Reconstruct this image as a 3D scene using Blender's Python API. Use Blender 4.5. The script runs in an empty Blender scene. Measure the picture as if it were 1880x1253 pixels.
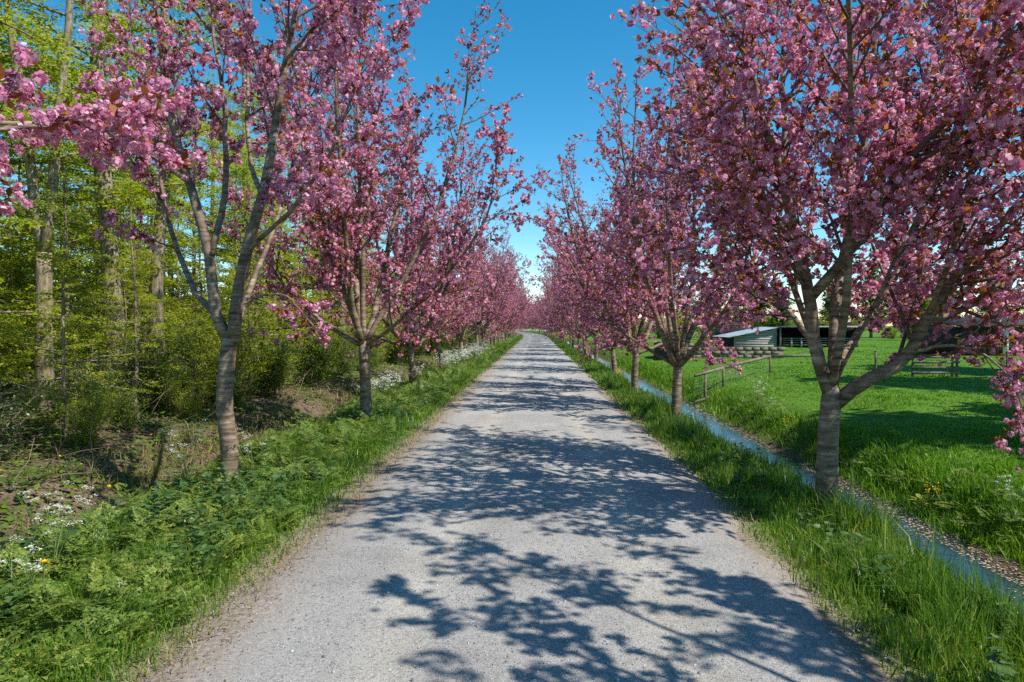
import bpy, math, random
import numpy as np
from mathutils import Vector

# ------------------------------------------------------------------ camera, sky, sun, exposure
SC = bpy.context.scene
COL = SC.collection
rad = math.radians

cam_d = bpy.data.cameras.new('camera'); cam = bpy.data.objects.new('camera', cam_d); COL.objects.link(cam)
cam_d.sensor_width = 36.0; cam_d.lens = 24.0; cam_d.clip_start = 0.05; cam_d.clip_end = 6000
CAMH = 2.0
cam.location = (0, 0, CAMH)
cam.rotation_euler = (rad(90 - 1.30), 0, rad(2.06))
SC.camera = cam

SUN_EL, SUN_AZ = 53.0, 26.0          # elevation; azimuth measured from +X back towards the camera side
world = bpy.data.worlds.new('World'); SC.world = world; world.use_nodes = True
wn = world.node_tree.nodes; wl = world.node_tree.links
wn.clear()
sky = wn.new('ShaderNodeTexSky'); sky.sky_type = 'NISHITA'; sky.sun_disc = False
sky.sun_elevation = rad(SUN_EL); sky.sun_rotation = rad(90 + SUN_AZ)
sky.air_density = 0.85; sky.dust_density = 0.0; sky.ozone_density = 1.5; sky.altitude = 0
hsv = wn.new('ShaderNodeHueSaturation'); hsv.inputs['Saturation'].default_value = 1.41; hsv.inputs['Hue'].default_value = 0.484
bg = wn.new('ShaderNodeBackground'); bg.inputs['Strength'].default_value = 0.15
wo = wn.new('ShaderNodeOutputWorld')
wl.new(sky.outputs[0], hsv.inputs['Color']); wl.new(hsv.outputs[0], bg.inputs[0]); wl.new(bg.outputs[0], wo.inputs[0])

sun_d = bpy.data.lights.new('sun', 'SUN'); sun_d.energy = 5.0; sun_d.angle = rad(0.55); sun_d.color = (1.0, 0.945, 0.86)
sun = bpy.data.objects.new('sun', sun_d); COL.objects.link(sun)
_sd = Vector((math.cos(rad(SUN_AZ)) * math.cos(rad(SUN_EL)), -math.sin(rad(SUN_AZ)) * math.cos(rad(SUN_EL)), math.sin(rad(SUN_EL))))
sun.rotation_euler = (-_sd).to_track_quat('-Z', 'Y').to_euler()
sun.location = _sd * 60

vs = SC.view_settings
vs.view_transform = 'Standard'; vs.look = 'None'; vs.exposure = 0.35; vs.gamma = 1.0; vs.use_curve_mapping = False
cy = SC.cycles
cy.max_bounces = 6; cy.diffuse_bounces = 3; cy.glossy_bounces = 2; cy.transmission_bounces = 4; cy.transparent_max_bounces = 4
cy.sample_clamp_indirect = 4.0
cy.use_denoising = False; cy.denoiser = 'OPENIMAGEDENOISE'; cy.denoising_input_passes = 'RGB_ALBEDO_NORMAL'; cy.denoising_prefilter = 'ACCURATE'
cy.caustics_reflective = False; cy.caustics_refractive = False

# ------------------------------------------------------------------ mesh helpers
def make_mesh(name, V, faces, smooth=False, attrs=None):
    """V (n,3); faces: list of int arrays (m,k)."""
    V = np.ascontiguousarray(V, dtype=np.float32)
    faces = [np.asarray(f, dtype=np.int32) for f in faces if len(f)]
    me = bpy.data.meshes.new(name)
    me.vertices.add(len(V)); me.vertices.foreach_set('co', V.ravel())
    nl = sum(f.size for f in faces); npoly = sum(len(f) for f in faces)
    me.loops.add(nl); me.polygons.add(npoly)
    me.loops.foreach_set('vertex_index', np.concatenate([f.ravel() for f in faces]))
    starts = []; s = 0
    for f in faces:
        k = f.shape[1]; starts.append(s + np.arange(len(f)) * k); s += f.size
    me.polygons.foreach_set('loop_start', np.concatenate(starts).astype(np.int32))
    if smooth: me.polygons.foreach_set('use_smooth', np.ones(npoly, dtype=bool))
    me.update(calc_edges=True)
    if attrs:
        for k, a in attrs.items():
            at = me.attributes.new(k, 'FLOAT', 'POINT'); at.data.foreach_set('value', np.asarray(a, dtype=np.float32))
    return me

def mesh_obj(name, me, mat, parent=None, label=None, cat=None, group=None, kind=None, loc=None):
    if mat is not None and len(me.materials) == 0: me.materials.append(mat)
    o = bpy.data.objects.new(name, me); COL.objects.link(o)
    if parent is not None: o.parent = parent
    if loc is not None: o.location = loc
    return tag(o, label, cat, group, kind)

def tag(o, label=None, cat=None, group=None, kind=None):
    if label: o['label'] = label
    if cat: o['category'] = cat
    if group: o['group'] = group
    if kind: o['kind'] = kind
    return o

def empty(name, loc=(0, 0, 0), rz=0, label=None, cat=None, group=None):
    o = bpy.data.objects.new(name, None); COL.objects.link(o); o.location = loc; o.rotation_euler = (0, 0, rz)
    o.empty_display_size = 0.2
    return tag(o, label, cat, group)

def copy_thing(root, loc, rz=0, sc=1.0, label=None, group=None, lean=(0, 0)):
    r = root.copy(); COL.objects.link(r)
    r.location = loc; r.rotation_euler = (lean[0], lean[1], rz)
    r.scale = (sc, sc, sc) if not isinstance(sc, tuple) else sc
    if label: r['label'] = label
    if group: r['group'] = group
    for ch in list(root.children):
        c = ch.copy(); COL.objects.link(c); c.parent = r
        for g in list(ch.children):
            d = g.copy(); COL.objects.link(d); d.parent = c
    return r

def norm(a): return a / (np.linalg.norm(a, axis=-1, keepdims=True) + 1e-9)

def catmull(P, n):
    P = np.asarray(P, float); m = len(P)
    Q = np.vstack([2 * P[0] - P[1], P, 2 * P[-1] - P[-2]])
    d = np.r_[0, np.cumsum(np.linalg.norm(np.diff(P, axis=0), axis=1))]
    s = np.linspace(0, d[-1], n); out = []
    for x in s:
        i = min(max(np.searchsorted(d, x, side='right') - 1, 0), m - 2)
        t = (x - d[i]) / (d[i + 1] - d[i] + 1e-9)
        a, b, c, e = Q[i], Q[i + 1], Q[i + 2], Q[i + 3]
        out.append(0.5 * (2 * b + (c - a) * t + (2 * a - 5 * b + 4 * c - e) * t * t + (3 * b - a - 3 * c + e) * t ** 3))
    return np.array(out), s

class Geo:
    """collects vertices and quads / tris"""
    def __init__(self): self.V = []; self.Q = []; self.T = []; self.n = 0
    def put(self, V, Q=None, T=None):
        V = np.asarray(V, float).reshape(-1, 3)
        if Q is not None and len(Q): self.Q.append(np.asarray(Q) + self.n)
        if T is not None and len(T): self.T.append(np.asarray(T) + self.n)
        self.V.append(V); self.n += len(V)
    def tube(self, P, R, sides=8, cap=True):
        P = np.asarray(P, float); R = np.asarray(R, float); m = len(P)
        T = norm(np.gradient(P, axis=0))
        ref = np.array([1.0, 0.13, 0.07]) if abs(T[0][0]) < 0.9 else np.array([0.0, 1.0, 0.1])
        u = norm(np.cross(T[0], ref)); us = []
        for i in range(m):
            u = u - np.dot(u, T[i]) * T[i]; u = u / (np.linalg.norm(u) + 1e-9); us.append(u)
        us = np.array(us); v = np.cross(T, us)
        a = np.linspace(0, 2 * math.pi, sides, endpoint=False)
        rad_ = R if R.ndim == 2 else np.repeat(R[:, None], sides, 1)
        V = P[:, None] + rad_[..., None] * (np.cos(a)[None, :, None] * us[:, None] + np.sin(a)[None, :, None] * v[:, None])
        i = np.arange(m - 1)[:, None] * sides; j = np.arange(sides)[None]; jn = (j + 1) % sides
        Q = np.stack([i + j, i + jn, i + sides + jn, i + sides + j], -1).reshape(-1, 4)
        Tt = None
        VV = V.reshape(-1, 3)
        if cap:
            VV = np.vstack([VV, P[-1:], P[:1]]); c = m * sides; b = (m - 1) * sides
            Tt = [[b + k, b + (k + 1) % sides, c] for k in range(sides)] + [[(k + 1) % sides, k, c + 1] for k in range(sides)]
        self.put(VV, Q, Tt)
    def tubes(self, P, R, sides=3):
        """batch: P (k,m,3), R (k,m)"""
        P = np.asarray(P, float); k, m, _ = P.shape
        if k == 0: return
        T = norm(P[:, -1] - P[:, 0])
        ref = np.where(np.abs(T[:, :1]) < 0.8, np.array([[1.0, 0, 0]]), np.array([[0, 1.0, 0]]))
        u = norm(np.cross(T, ref)); v = np.cross(T, u)
        a = np.linspace(0, 2 * math.pi, sides, endpoint=False)
        ring = np.cos(a)[None, :, None] * u[:, None] + np.sin(a)[None, :, None] * v[:, None]
        V = P[:, :, None] + R[:, :, None, None] * ring[:, None]
        base = np.arange(k)[:, None, None] * (m * sides); i = np.arange(m - 1)[None, :, None] * sides
        j = np.arange(sides)[None, None]; jn = (j + 1) % sides
        Q = np.stack([base + i + j, base + i + jn, base + i + sides + jn, base + i + sides + j], -1).reshape(-1, 4)
        self.put(V.reshape(-1, 3), Q)
    def scatter(self, tv, tq, pos, rot, sc, tri=False):
        """tv (k,3) template, pos (n,3), rot (n,3,3), sc (n,) or (n,3)"""
        n = len(pos)
        if n == 0: return
        sc = np.asarray(sc, float)
        if sc.ndim == 1: sc = np.repeat(sc[:, None], 3, 1)
        V = np.einsum('nij,nkj->nki', rot, tv[None] * sc[:, None]) + pos[:, None]
        F = (np.asarray(tq)[None] + (np.arange(n) * len(tv))[:, None, None]).reshape(-1, np.asarray(tq).shape[1])
        if tri: self.put(V.reshape(-1, 3), None, F)
        else: self.put(V.reshape(-1, 3), F)
    def box(self, c, s, rz=0.0):
        c = np.asarray(c, float); s = np.asarray(s, float) / 2
        v = np.array([[x, y, z] for z in (-1, 1) for y in (-1, 1) for x in (-1, 1)], float) * s
        ca, sa = math.cos(rz), math.sin(rz)
        v = np.c_[v[:, 0] * ca - v[:, 1] * sa, v[:, 0] * sa + v[:, 1] * ca, v[:, 2]] + c
        self.put(v, [[0, 2, 3, 1], [4, 5, 7, 6], [0, 1, 5, 4], [2, 6, 7, 3], [0, 4, 6, 2], [1, 3, 7, 5]])
    def mesh(self, name, smooth=False):
        fs = []
        if self.Q: fs.append(np.concatenate(self.Q))
        if self.T: fs.append(np.concatenate(self.T))
        return make_mesh(name, np.concatenate(self.V), fs, smooth)

def rot_random(rng, n):
    q = norm(rng.normal(size=(n, 4)))
    w, x, y, z = q.T
    return np.stack([np.stack([1 - 2 * (y * y + z * z), 2 * (x * y - z * w), 2 * (x * z + y * w)], -1),
                     np.stack([2 * (x * y + z * w), 1 - 2 * (x * x + z * z), 2 * (y * z - x * w)], -1),
                     np.stack([2 * (x * z - y * w), 2 * (y * z + x * w), 1 - 2 * (x * x + y * y)], -1)], -2)

def rot_dir(y, up=None, rng=None, roll=0.0):
    """matrices whose local +Y follows y (n,3), local +Z near up"""
    y = norm(y); n = len(y)
    if up is None: up = np.tile([0, 0, 1.0], (n, 1))
    x = np.cross(y, up); bad = np.linalg.norm(x, axis=1) < 1e-4; x[bad] = [1, 0, 0]; x = norm(x)
    z = np.cross(x, y)
    if rng is not None and roll > 0:
        a = rng.normal(0, roll, n)[:, None]
        x, z = x * np.cos(a) + z * np.sin(a), z * np.cos(a) - x * np.sin(a)
    return np.stack([x, y, z], -1)

# templates
LEAF_V = np.array([[0, 0, 0], [0.24, 0.45, 0.05], [0, 1, -0.10], [-0.24, 0.45, 0.05]], float); LEAF_Q = [[0, 1, 2, 3]]
ROUND_V = np.array([[0, 0, 0], [0.36, 0.40, 0.06], [0.0, 1, -0.04], [-0.36, 0.40, 0.06]], float)

def pompom(rng, n):
    V = []; Q = []
    for i in range(n):
        z = 1 - 2 * (i + 0.5) / n; a = i * 2.39996 + rng.uniform(0, 0.5); r = math.sqrt(max(0, 1 - z * z))
        d = np.array([r * math.cos(a), r * math.sin(a), z])
        nn = norm(d + rng.normal(0, 0.35, 3)); t = norm(np.cross(nn, rng.normal(size=3))); b = np.cross(nn, t)
        s = rng.uniform(0.55, 0.80) * (9.0 / n) ** 0.4; c = d * (0.62 if n < 12 else 0.78)
        k = len(V)
        V += [c - t * s * 0.55 - b * s * .6, c + t * s * 0.6 - b * s * .5, c + t * s * .7 + b * s * .6 + nn * .12, c - t * s * .6 + b * s * .7 + nn * .1]
        Q.append([k, k + 1, k + 2, k + 3])
    return np.array(V), Q

# ------------------------------------------------------------------ materials
def new_mat(name):
    m = bpy.data.materials.new(name); m.use_nodes = True
    nt = m.node_tree; nt.nodes.clear()
    out = nt.nodes.new('ShaderNodeOutputMaterial')
    return m, nt.nodes, nt.links, out

def ramp(nodes, stops):
    r = nodes.new('ShaderNodeValToRGB'); cr = r.color_ramp
    while len(cr.elements) < len(stops): cr.elements.new(0.5)
    for e, (p, c) in zip(cr.elements, stops): e.position = p; e.color = (*c, 1)
    return r

def noise(nodes, links, scale, detail=4, rough=0.55, vec=None, dist=0.0):
    n = nodes.new('ShaderNodeTexNoise'); n.inputs['Scale'].default_value = scale
    n.inputs['Detail'].default_value = detail; n.inputs['Roughness'].default_value = rough; n.inputs['Distortion'].default_value = dist
    if vec is not None: links.new(vec, n.inputs['Vector'])
    return n

def leaf_mat(name, stops, trans=0.4, rough=0.55, spec=0.3, tcol=1.25, patch=0.0):
    m, N, L, out = new_mat(name)
    g = N.new('ShaderNodeNewGeometry'); r = ramp(N, stops)
    L.new(g.outputs['Random Per Island'], r.inputs[0])
    p = N.new('ShaderNodeBsdfPrincipled'); p.inputs['Roughness'].default_value = rough; p.inputs['Specular IOR Level'].default_value = spec
    t = N.new('ShaderNodeBsdfTranslucent'); mx = N.new('ShaderNodeMixShader'); mx.inputs[0].default_value = trans
    mul = N.new('ShaderNodeVectorMath'); mul.operation = 'SCALE'; mul.inputs['Scale'].default_value = tcol
    col = r.outputs[0]
    if patch:      # stands of different grasses and herbs
        n1 = noise(N, L, patch, 4, 0.6, g.outputs['Position']); r1_ = ramp(N, [(0.34, (0.66, 0.78, 0.85)), (0.5, (1, 1, 1)), (0.66, (1.35, 1.14, 1.0))]); L.new(n1.outputs[0], r1_.inputs[0])
        mx1 = N.new('ShaderNodeMix'); mx1.data_type = 'RGBA'; mx1.blend_type = 'MULTIPLY'; mx1.inputs[0].default_value = 1.0; mx1.clamp_result = False
        L.new(col, mx1.inputs[6]); L.new(r1_.outputs[0], mx1.inputs[7]); col = mx1.outputs[2]
    L.new(col, p.inputs['Base Color']); L.new(col, mul.inputs[0]); L.new(mul.outputs[0], t.inputs['Color'])
    L.new(p.outputs[0], mx.inputs[1]); L.new(t.outputs[0], mx.inputs[2]); L.new(mx.outputs[0], out.inputs[0])
    return m

def solid_mat(name, stops, scale=(8, 8, 8), rough=0.85, bump=0.3, bdist=0.01, detail=5, spec=0.25, stops2=None, scale2=None):
    m, N, L, out = new_mat(name)
    tc = N.new('ShaderNodeTexCoord'); mp = N.new('ShaderNodeMapping'); mp.inputs['Scale'].default_value = scale
    L.new(tc.outputs['Object'], mp.inputs[0])
    n = noise(N, L, 1.0, detail, 0.6, mp.outputs[0]); r = ramp(N, stops); L.new(n.outputs[0], r.inputs[0])
    p = N.new('ShaderNodeBsdfPrincipled'); p.inputs['Roughness'].default_value = rough; p.inputs['Specular IOR Level'].default_value = spec
    col = r.outputs[0]
    if stops2:
        mp2 = N.new('ShaderNodeMapping'); mp2.inputs['Scale'].default_value = scale2; L.new(tc.outputs['Object'], mp2.inputs[0])
        n2 = noise(N, L, 1.0, 3, 0.6, mp2.outputs[0]); r2 = ramp(N, stops2); L.new(n2.outputs[0], r2.inputs[0])
        mx = N.new('ShaderNodeMix'); mx.data_type = 'RGBA'; mx.blend_type = 'MULTIPLY'; mx.inputs[0].default_value = 1.0
        L.new(col, mx.inputs[6]); L.new(r2.outputs[0], mx.inputs[7]); col = mx.outputs[2]
    L.new(col, p.inputs['Base Color'])
    b = N.new('ShaderNodeBump'); b.inputs['Strength'].default_value = bump; b.inputs['Distance'].default_value = bdist
    L.new(n.outputs[0], b.inputs['Height']); L.new(b.outputs[0], p.inputs['Normal'])
    L.new(p.outputs[0], out.inputs[0])
    return m

M = {}
M['cherry_bark'] = solid_mat('cherry_bark', [(0.34, (0.085, 0.052, 0.032)), (0.45, (0.215, 0.155, 0.105)), (0.57, (0.31, 0.235, 0.17)), (0.63, (0.43, 0.345, 0.26)), (0.74, (0.54, 0.45, 0.355))],
                             scale=(3.2, 3.2, 19), rough=0.66, bump=0.9, bdist=0.016, detail=8, spec=0.35,
                             stops2=[(0.35, (0.62, 0.58, 0.52)), (0.65, (1, 1, 1))], scale2=(5, 5, 3))
M['twig_bark'] = solid_mat('twig_bark', [(0.35, (0.075, 0.045, 0.035)), (0.65, (0.20, 0.145, 0.115))], scale=(12, 12, 20), rough=0.7, bump=0.2)
M['forest_bark'] = solid_mat('forest_bark', [(0.30, (0.10, 0.075, 0.05)), (0.50, (0.31, 0.25, 0.17)), (0.72, (0.50, 0.42, 0.31))],
                             scale=(16, 16, 4.5), rough=0.9, bump=0.8, bdist=0.03,
                             stops2=[(0.35, (0.72, 0.72, 0.58)), (0.65, (1, 1, 1))], scale2=(2, 2, 1.2))
M['blossom'] = leaf_mat('blossom', [(0.0, (0.45, 0.11, 0.22)), (0.35, (0.68, 0.25, 0.40)), (0.75, (0.84, 0.44, 0.59)), (1.0, (0.94, 0.72, 0.81))], trans=0.45, rough=0.75, spec=0.15, tcol=1.1)
M['bronze_leaf'] = leaf_mat('bronze_leaf', [(0.0, (0.14, 0.030, 0.018)), (0.5, (0.28, 0.075, 0.024)), (0.85, (0.38, 0.15, 0.03)), (1.0, (0.30, 0.22, 0.04))], trans=0.45, rough=0.5, spec=0.3, tcol=1.7)
M['spring_leaf'] = leaf_mat('spring_leaf', [(0.0, (0.16, 0.22, 0.012)), (0.5, (0.32, 0.37, 0.018)), (1.0, (0.46, 0.48, 0.03))], trans=0.5, rough=0.5, spec=0.3, tcol=1.5)
M['shrub_leaf'] = leaf_mat('shrub_leaf', [(0.0, (0.055, 0.115, 0.012)), (0.5, (0.115, 0.20, 0.016)), (1.0, (0.21, 0.29, 0.03))], trans=0.4, rough=0.5, spec=0.3, tcol=1.4)
M['olive_leaf'] = leaf_mat('olive_leaf', [(0.0, (0.12, 0.13, 0.03)), (0.5, (0.20, 0.19, 0.05)), (1.0, (0.26, 0.25, 0.08))], trans=0.4, rough=0.6, tcol=1.3)
M['ivy_leaf'] = leaf_mat('ivy_leaf', [(0.0, (0.035, 0.075, 0.015)), (0.6, (0.085, 0.15, 0.03)), (1.0, (0.19, 0.25, 0.08))], trans=0.25, rough=0.4, spec=0.5)
M['herb_leaf'] = leaf_mat('herb_leaf', [(0.0, (0.06, 0.12, 0.018)), (0.45, (0.14, 0.225, 0.03)), (0.8, (0.24, 0.31, 0.055)), (1.0, (0.33, 0.38, 0.10))], trans=0.38, rough=0.5, spec=0.35, tcol=1.4, patch=1.3)
M['nettle_leaf'] = leaf_mat('nettle_leaf', [(0.0, (0.035, 0.09, 0.025)), (0.6, (0.08, 0.16, 0.04)), (1.0, (0.15, 0.23, 0.075))], trans=0.3, rough=0.45, spec=0.45)
M['verge_grass'] = leaf_mat('verge_grass', [(0.0, (0.045, 0.12, 0.010)), (0.5, (0.105, 0.22, 0.016)), (0.88, (0.20, 0.33, 0.03)), (1.0, (0.32, 0.30, 0.10))], trans=0.4, rough=0.42, spec=0.4, tcol=1.5, patch=1.1)
M['meadow_grass'] = leaf_mat('meadow_grass', [(0.0, (0.05, 0.14, 0.006)), (0.5, (0.115, 0.26, 0.009)), (1.0, (0.21, 0.37, 0.02))], trans=0.4, rough=0.45, spec=0.35, tcol=1.5, patch=0.6)
M['dry_grass'] = leaf_mat('dry_grass', [(0.0, (0.20, 0.14, 0.06)), (0.5, (0.34, 0.25, 0.12)), (0.8, (0.22, 0.25, 0.06)), (1.0, (0.44, 0.36, 0.20))], trans=0.25, rough=0.7)
M['litter'] = leaf_mat('litter', [(0.0, (0.12, 0.075, 0.045)), (0.5, (0.24, 0.16, 0.10)), (1.0, (0.40, 0.30, 0.22))], trans=0.1, rough=0.85)
M['petal'] = leaf_mat('petal', [(0.0, (0.26, 0.16, 0.10)), (0.5, (0.44, 0.31, 0.22)), (1.0, (0.68, 0.55, 0.48))], trans=0.1, rough=0.8)
M['white_flower'] = leaf_mat('white_flower', [(0.0, (0.62, 0.66, 0.50)), (0.6, (0.80, 0.80, 0.70)), (1.0, (0.86, 0.86, 0.82))], trans=0.3, rough=0.8, tcol=1.0)
M['yellow_flower'] = leaf_mat('yellow_flower', [(0.0, (0.72, 0.46, 0.01)), (1.0, (0.86, 0.66, 0.02))], trans=0.25, rough=0.7, tcol=1.0)
M['stem'] = leaf_mat('stem', [(0.0, (0.10, 0.17, 0.04)), (1.0, (0.22, 0.28, 0.09))], trans=0.1, rough=0.6)
M['wood_grey'] = solid_mat('wood_grey', [(0.3, (0.10, 0.085, 0.07)), (0.55, (0.24, 0.21, 0.175)), (0.75, (0.36, 0.325, 0.28))], scale=(6, 6, 6), rough=0.85, bump=0.4)
M['wood_rail'] = solid_mat('wood_rail', [(0.3, (0.11, 0.09, 0.065)), (0.6, (0.24, 0.20, 0.15)), (0.78, (0.34, 0.33, 0.24))], scale=(5, 5, 14), rough=0.88, bump=0.5)
M['board'] = solid_mat('board', [(0.3, (0.24, 0.21, 0.19)), (0.55, (0.36, 0.32, 0.30)), (0.75, (0.48, 0.44, 0.42))], scale=(2, 2, 22), rough=0.85, bump=0.4)
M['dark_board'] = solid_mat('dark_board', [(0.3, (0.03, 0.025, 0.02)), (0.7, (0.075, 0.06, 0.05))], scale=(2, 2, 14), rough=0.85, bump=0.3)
M['roof_sheet'] = solid_mat('roof_sheet', [(0.3, (0.25, 0.31, 0.34)), (0.6, (0.36, 0.42, 0.45)), (0.8, (0.42, 0.45, 0.44))], scale=(1.5, 1.5, 1.5), rough=0.5, bump=0.05, spec=0.5)
M['block'] = solid_mat('block', [(0.3, (0.08, 0.07, 0.055)), (0.5, (0.18, 0.155, 0.13)), (0.72, (0.27, 0.24, 0.21))], scale=(5, 5, 5), rough=0.95, bump=0.6, bdist=0.02,
                       stops2=[(0.38, (0.55, 0.50, 0.46)), (0.6, (1, 1, 1))], scale2=(1.0, 1.0, 1.6))
M['mortar'] = solid_mat('mortar', [(0.3, (0.12, 0.105, 0.09)), (0.7, (0.22, 0.195, 0.165))], scale=(9, 9, 9), rough=0.95, bump=0.3)
M['wire'] = solid_mat('wire', [(0.3, (0.20, 0.25, 0.19)), (0.7, (0.34, 0.40, 0.33))], scale=(3, 3, 3), rough=0.5, bump=0.0, spec=0.5)
M['white_paint'] = solid_mat('white_paint', [(0.3, (0.62, 0.62, 0.58)), (0.7, (0.78, 0.78, 0.75))], scale=(3, 3, 3), rough=0.6, bump=0.05)

# ------------------------------------------------------------------ the lie of the land
def bend(y): y = np.asarray(y, float); return -np.clip(y - 105, 0, None) ** 2 / 2000.0
PX = np.array([-2000, -60, -14, -9.5, -7.6, -6.6, -5.75, -5.15, -4.6, -4.0, -2.5, -2.2, 2.0, 2.3, 3.0, 3.62, 3.95, 4.2, 4.75, 4.95, 5.22, 5.6, 6.2, 8.0, 12, 60, 2000], float)
PZ = np.array([0.10, 0.10, 0.12, 0.10, 0.02, -0.14, -0.58, -0.60, -0.14, -0.06, -0.02, -0.012, -0.012, -0.05, -0.17, -0.36, -0.70, -0.80, -0.66, -0.575, -0.53, -0.20, 0.04, 0.20, 0.25, 0.25, 0.25], float)
WATER_Z, LWATER_Z = -0.57, -0.52

def vnoise(x, y, s, seed=0):
    x = np.asarray(x, float) / s; y = np.asarray(y, float) / s
    xi = np.floor(x).astype(np.int64); yi = np.floor(y).astype(np.int64); fx = x - xi; fy = y - yi
    fx = fx * fx * (3 - 2 * fx); fy = fy * fy * (3 - 2 * fy)
    def h(a, b):
        n = (a * 374761393 + b * 668265263 + seed * 1442695041) & 0x7fffffff
        n = (n ^ (n >> 13)) * 1274126177 & 0x7fffffff
        return ((n ^ (n >> 16)) & 0xffff) / 65535.0
    return (h(xi, yi) * (1 - fx) + h(xi + 1, yi) * fx) * (1 - fy) + (h(xi, yi + 1) * (1 - fx) + h(xi + 1, yi + 1) * fx) * fy

def ground_z(x, y):
    x = np.asarray(x, float); y = np.asarray(y, float)
    xl = x - bend(y)
    wob = (vnoise(xl * 0 + 7, y, 2.3, 3) - 0.5) * 0.28 * np.clip((np.abs(xl) - 2.6) / 1.2, 0, 1)
    z = np.interp(xl + wob + (vnoise(xl * 0 + 3, y, 0.7, 4) - 0.5) * 0.14 * np.clip((np.abs(xl) - 3) / 1.0, 0, 1), PX, PZ)
    off = np.clip((np.abs(xl) - 2.2) / 1.0, 0, 1)
    z = z + off * ((vnoise(x, y, 0.9, 1) - 0.5) * 0.07 + (vnoise(x, y, 3.1, 2) - 0.5) * 0.12 * np.clip((np.abs(xl) - 6) / 2, 0, 1))
    return z

xs = np.unique(np.round(np.concatenate([np.arange(-9, 9.01, 0.15), np.arange(9, 24, 0.6), -np.arange(9, 24, 0.6), np.array([26, 30, 36, 45, 60, 90, 140, 220, 400, 800, 1500]), -np.array([26, 30, 36, 45, 60, 90, 140, 220, 400, 800, 1500])]), 3))
ys = np.unique(np.round(np.concatenate([np.arange(-8, 50, 0.5), np.arange(50, 120, 1.5), np.arange(120, 320, 5), np.array([330, 360, 400, 460, 550, 700, 1000, 1500, 2200]), np.array([-20, -30, -60, -150, -400])]), 3))
gx, gy = np.meshgrid(xs, ys)
gx = gx + bend(np.clip(gy, None, 330)) * (np.abs(gx) < 100)
gz = ground_z(gx, gy)
nx, ny = len(xs), len(ys)
ii, jj = np.meshgrid(np.arange(ny - 1), np.arange(nx - 1), indexing='ij')
gq = np.stack([ii * nx + jj, ii * nx + jj + 1, (ii + 1) * nx + jj + 1, (ii + 1) * nx + jj], -1).reshape(-1, 4)
xl = (gx - bend(np.clip(gy, None, 330))).ravel()
w_wood = np.clip((-xl - 4.7) / 0.8, 0, 1) * np.clip((150 - gy.ravel()) / 20, 0, 1)
w_mud = np.clip(1.8 - 1.8 * np.abs(xl - 4.65) / 0.85, 0, 1)
w_edge = np.clip(1 - (np.abs(xl + 0.1) - 2.1) / 0.45, 0, 1)
gme = make_mesh('ground', np.stack([gx, gy, gz], -1).reshape(-1, 3), [gq], True, {'wood': w_wood, 'mud': w_mud, 'edge': w_edge})

def ground_material():
    m, N, L, out = new_mat('ground')
    g = N.new('ShaderNodeNewGeometry'); pos = g.outputs['Position']
    n1 = noise(N, L, 1.1, 6, 0.65, pos); n2 = noise(N, L, 14, 5, 0.7, pos); n3 = noise(N, L, 60, 3, 0.7, pos)
    grass = ramp(N, [(0.3, (0.045, 0.10, 0.010)), (0.5, (0.085, 0.18, 0.014)), (0.7, (0.14, 0.27, 0.025))]); L.new(n2.outputs[0], grass.inputs[0])
    wood = ramp(N, [(0.28, (0.05, 0.036, 0.024)), (0.5, (0.15, 0.105, 0.07)), (0.72, (0.27, 0.20, 0.15))]); L.new(n2.outputs[0], wood.inputs[0])
    woodg = ramp(N, [(0.3, (0.04, 0.07, 0.014)), (0.7, (0.10, 0.14, 0.03))]); L.new(n2.outputs[0], woodg.inputs[0])
    mud = ramp(N, [(0.3, (0.05, 0.035, 0.025)), (0.55, (0.13, 0.09, 0.06)), (0.75, (0.26, 0.19, 0.14))]); L.new(n3.outputs[0], mud.inputs[0])
    edge = ramp(N, [(0.3, (0.15, 0.11, 0.075)), (0.55, (0.30, 0.24, 0.18)), (0.75, (0.42, 0.36, 0.29))]); L.new(n3.outputs[0], edge.inputs[0])
    def mix(f, a, b):
        mx = N.new('ShaderNodeMix'); mx.data_type = 'RGBA'; L.new(f, mx.inputs[0]); L.new(a, mx.inputs[6]); L.new(b, mx.inputs[7]); return mx.outputs[2]
    def attr(nm): a = N.new('ShaderNodeAttribute'); a.attribute_name = nm; return a.outputs['Fac']
    patch = ramp(N, [(0.45, (0, 0, 0)), (0.62, (1, 1, 1))]); L.new(n1.outputs[0], patch.inputs[0])
    wd = mix(patch.outputs[0], wood.outputs[0], woodg.outputs[0])
    c = mix(attr('wood'), grass.outputs[0], wd); c = mix(attr('mud'), c, mud.outputs[0]); c = mix(attr('edge'), c, edge.outputs[0])
    p = N.new('ShaderNodeBsdfPrincipled'); p.inputs['Roughness'].default_value = 0.95; p.inputs['Specular IOR Level'].default_value = 0.15
    b = N.new('ShaderNodeBump'); b.inputs['Strength'].default_value = 0.8; b.inputs['Distance'].default_value = 0.04
    L.new(n2.outputs[0], b.inputs['Height']); L.new(b.outputs[0], p.inputs['Normal']); L.new(c, p.inputs['Base Color']); L.new(p.outputs[0], out.inputs[0])
    return m
mesh_obj('ground', gme, ground_material(), kind='structure')

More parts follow.
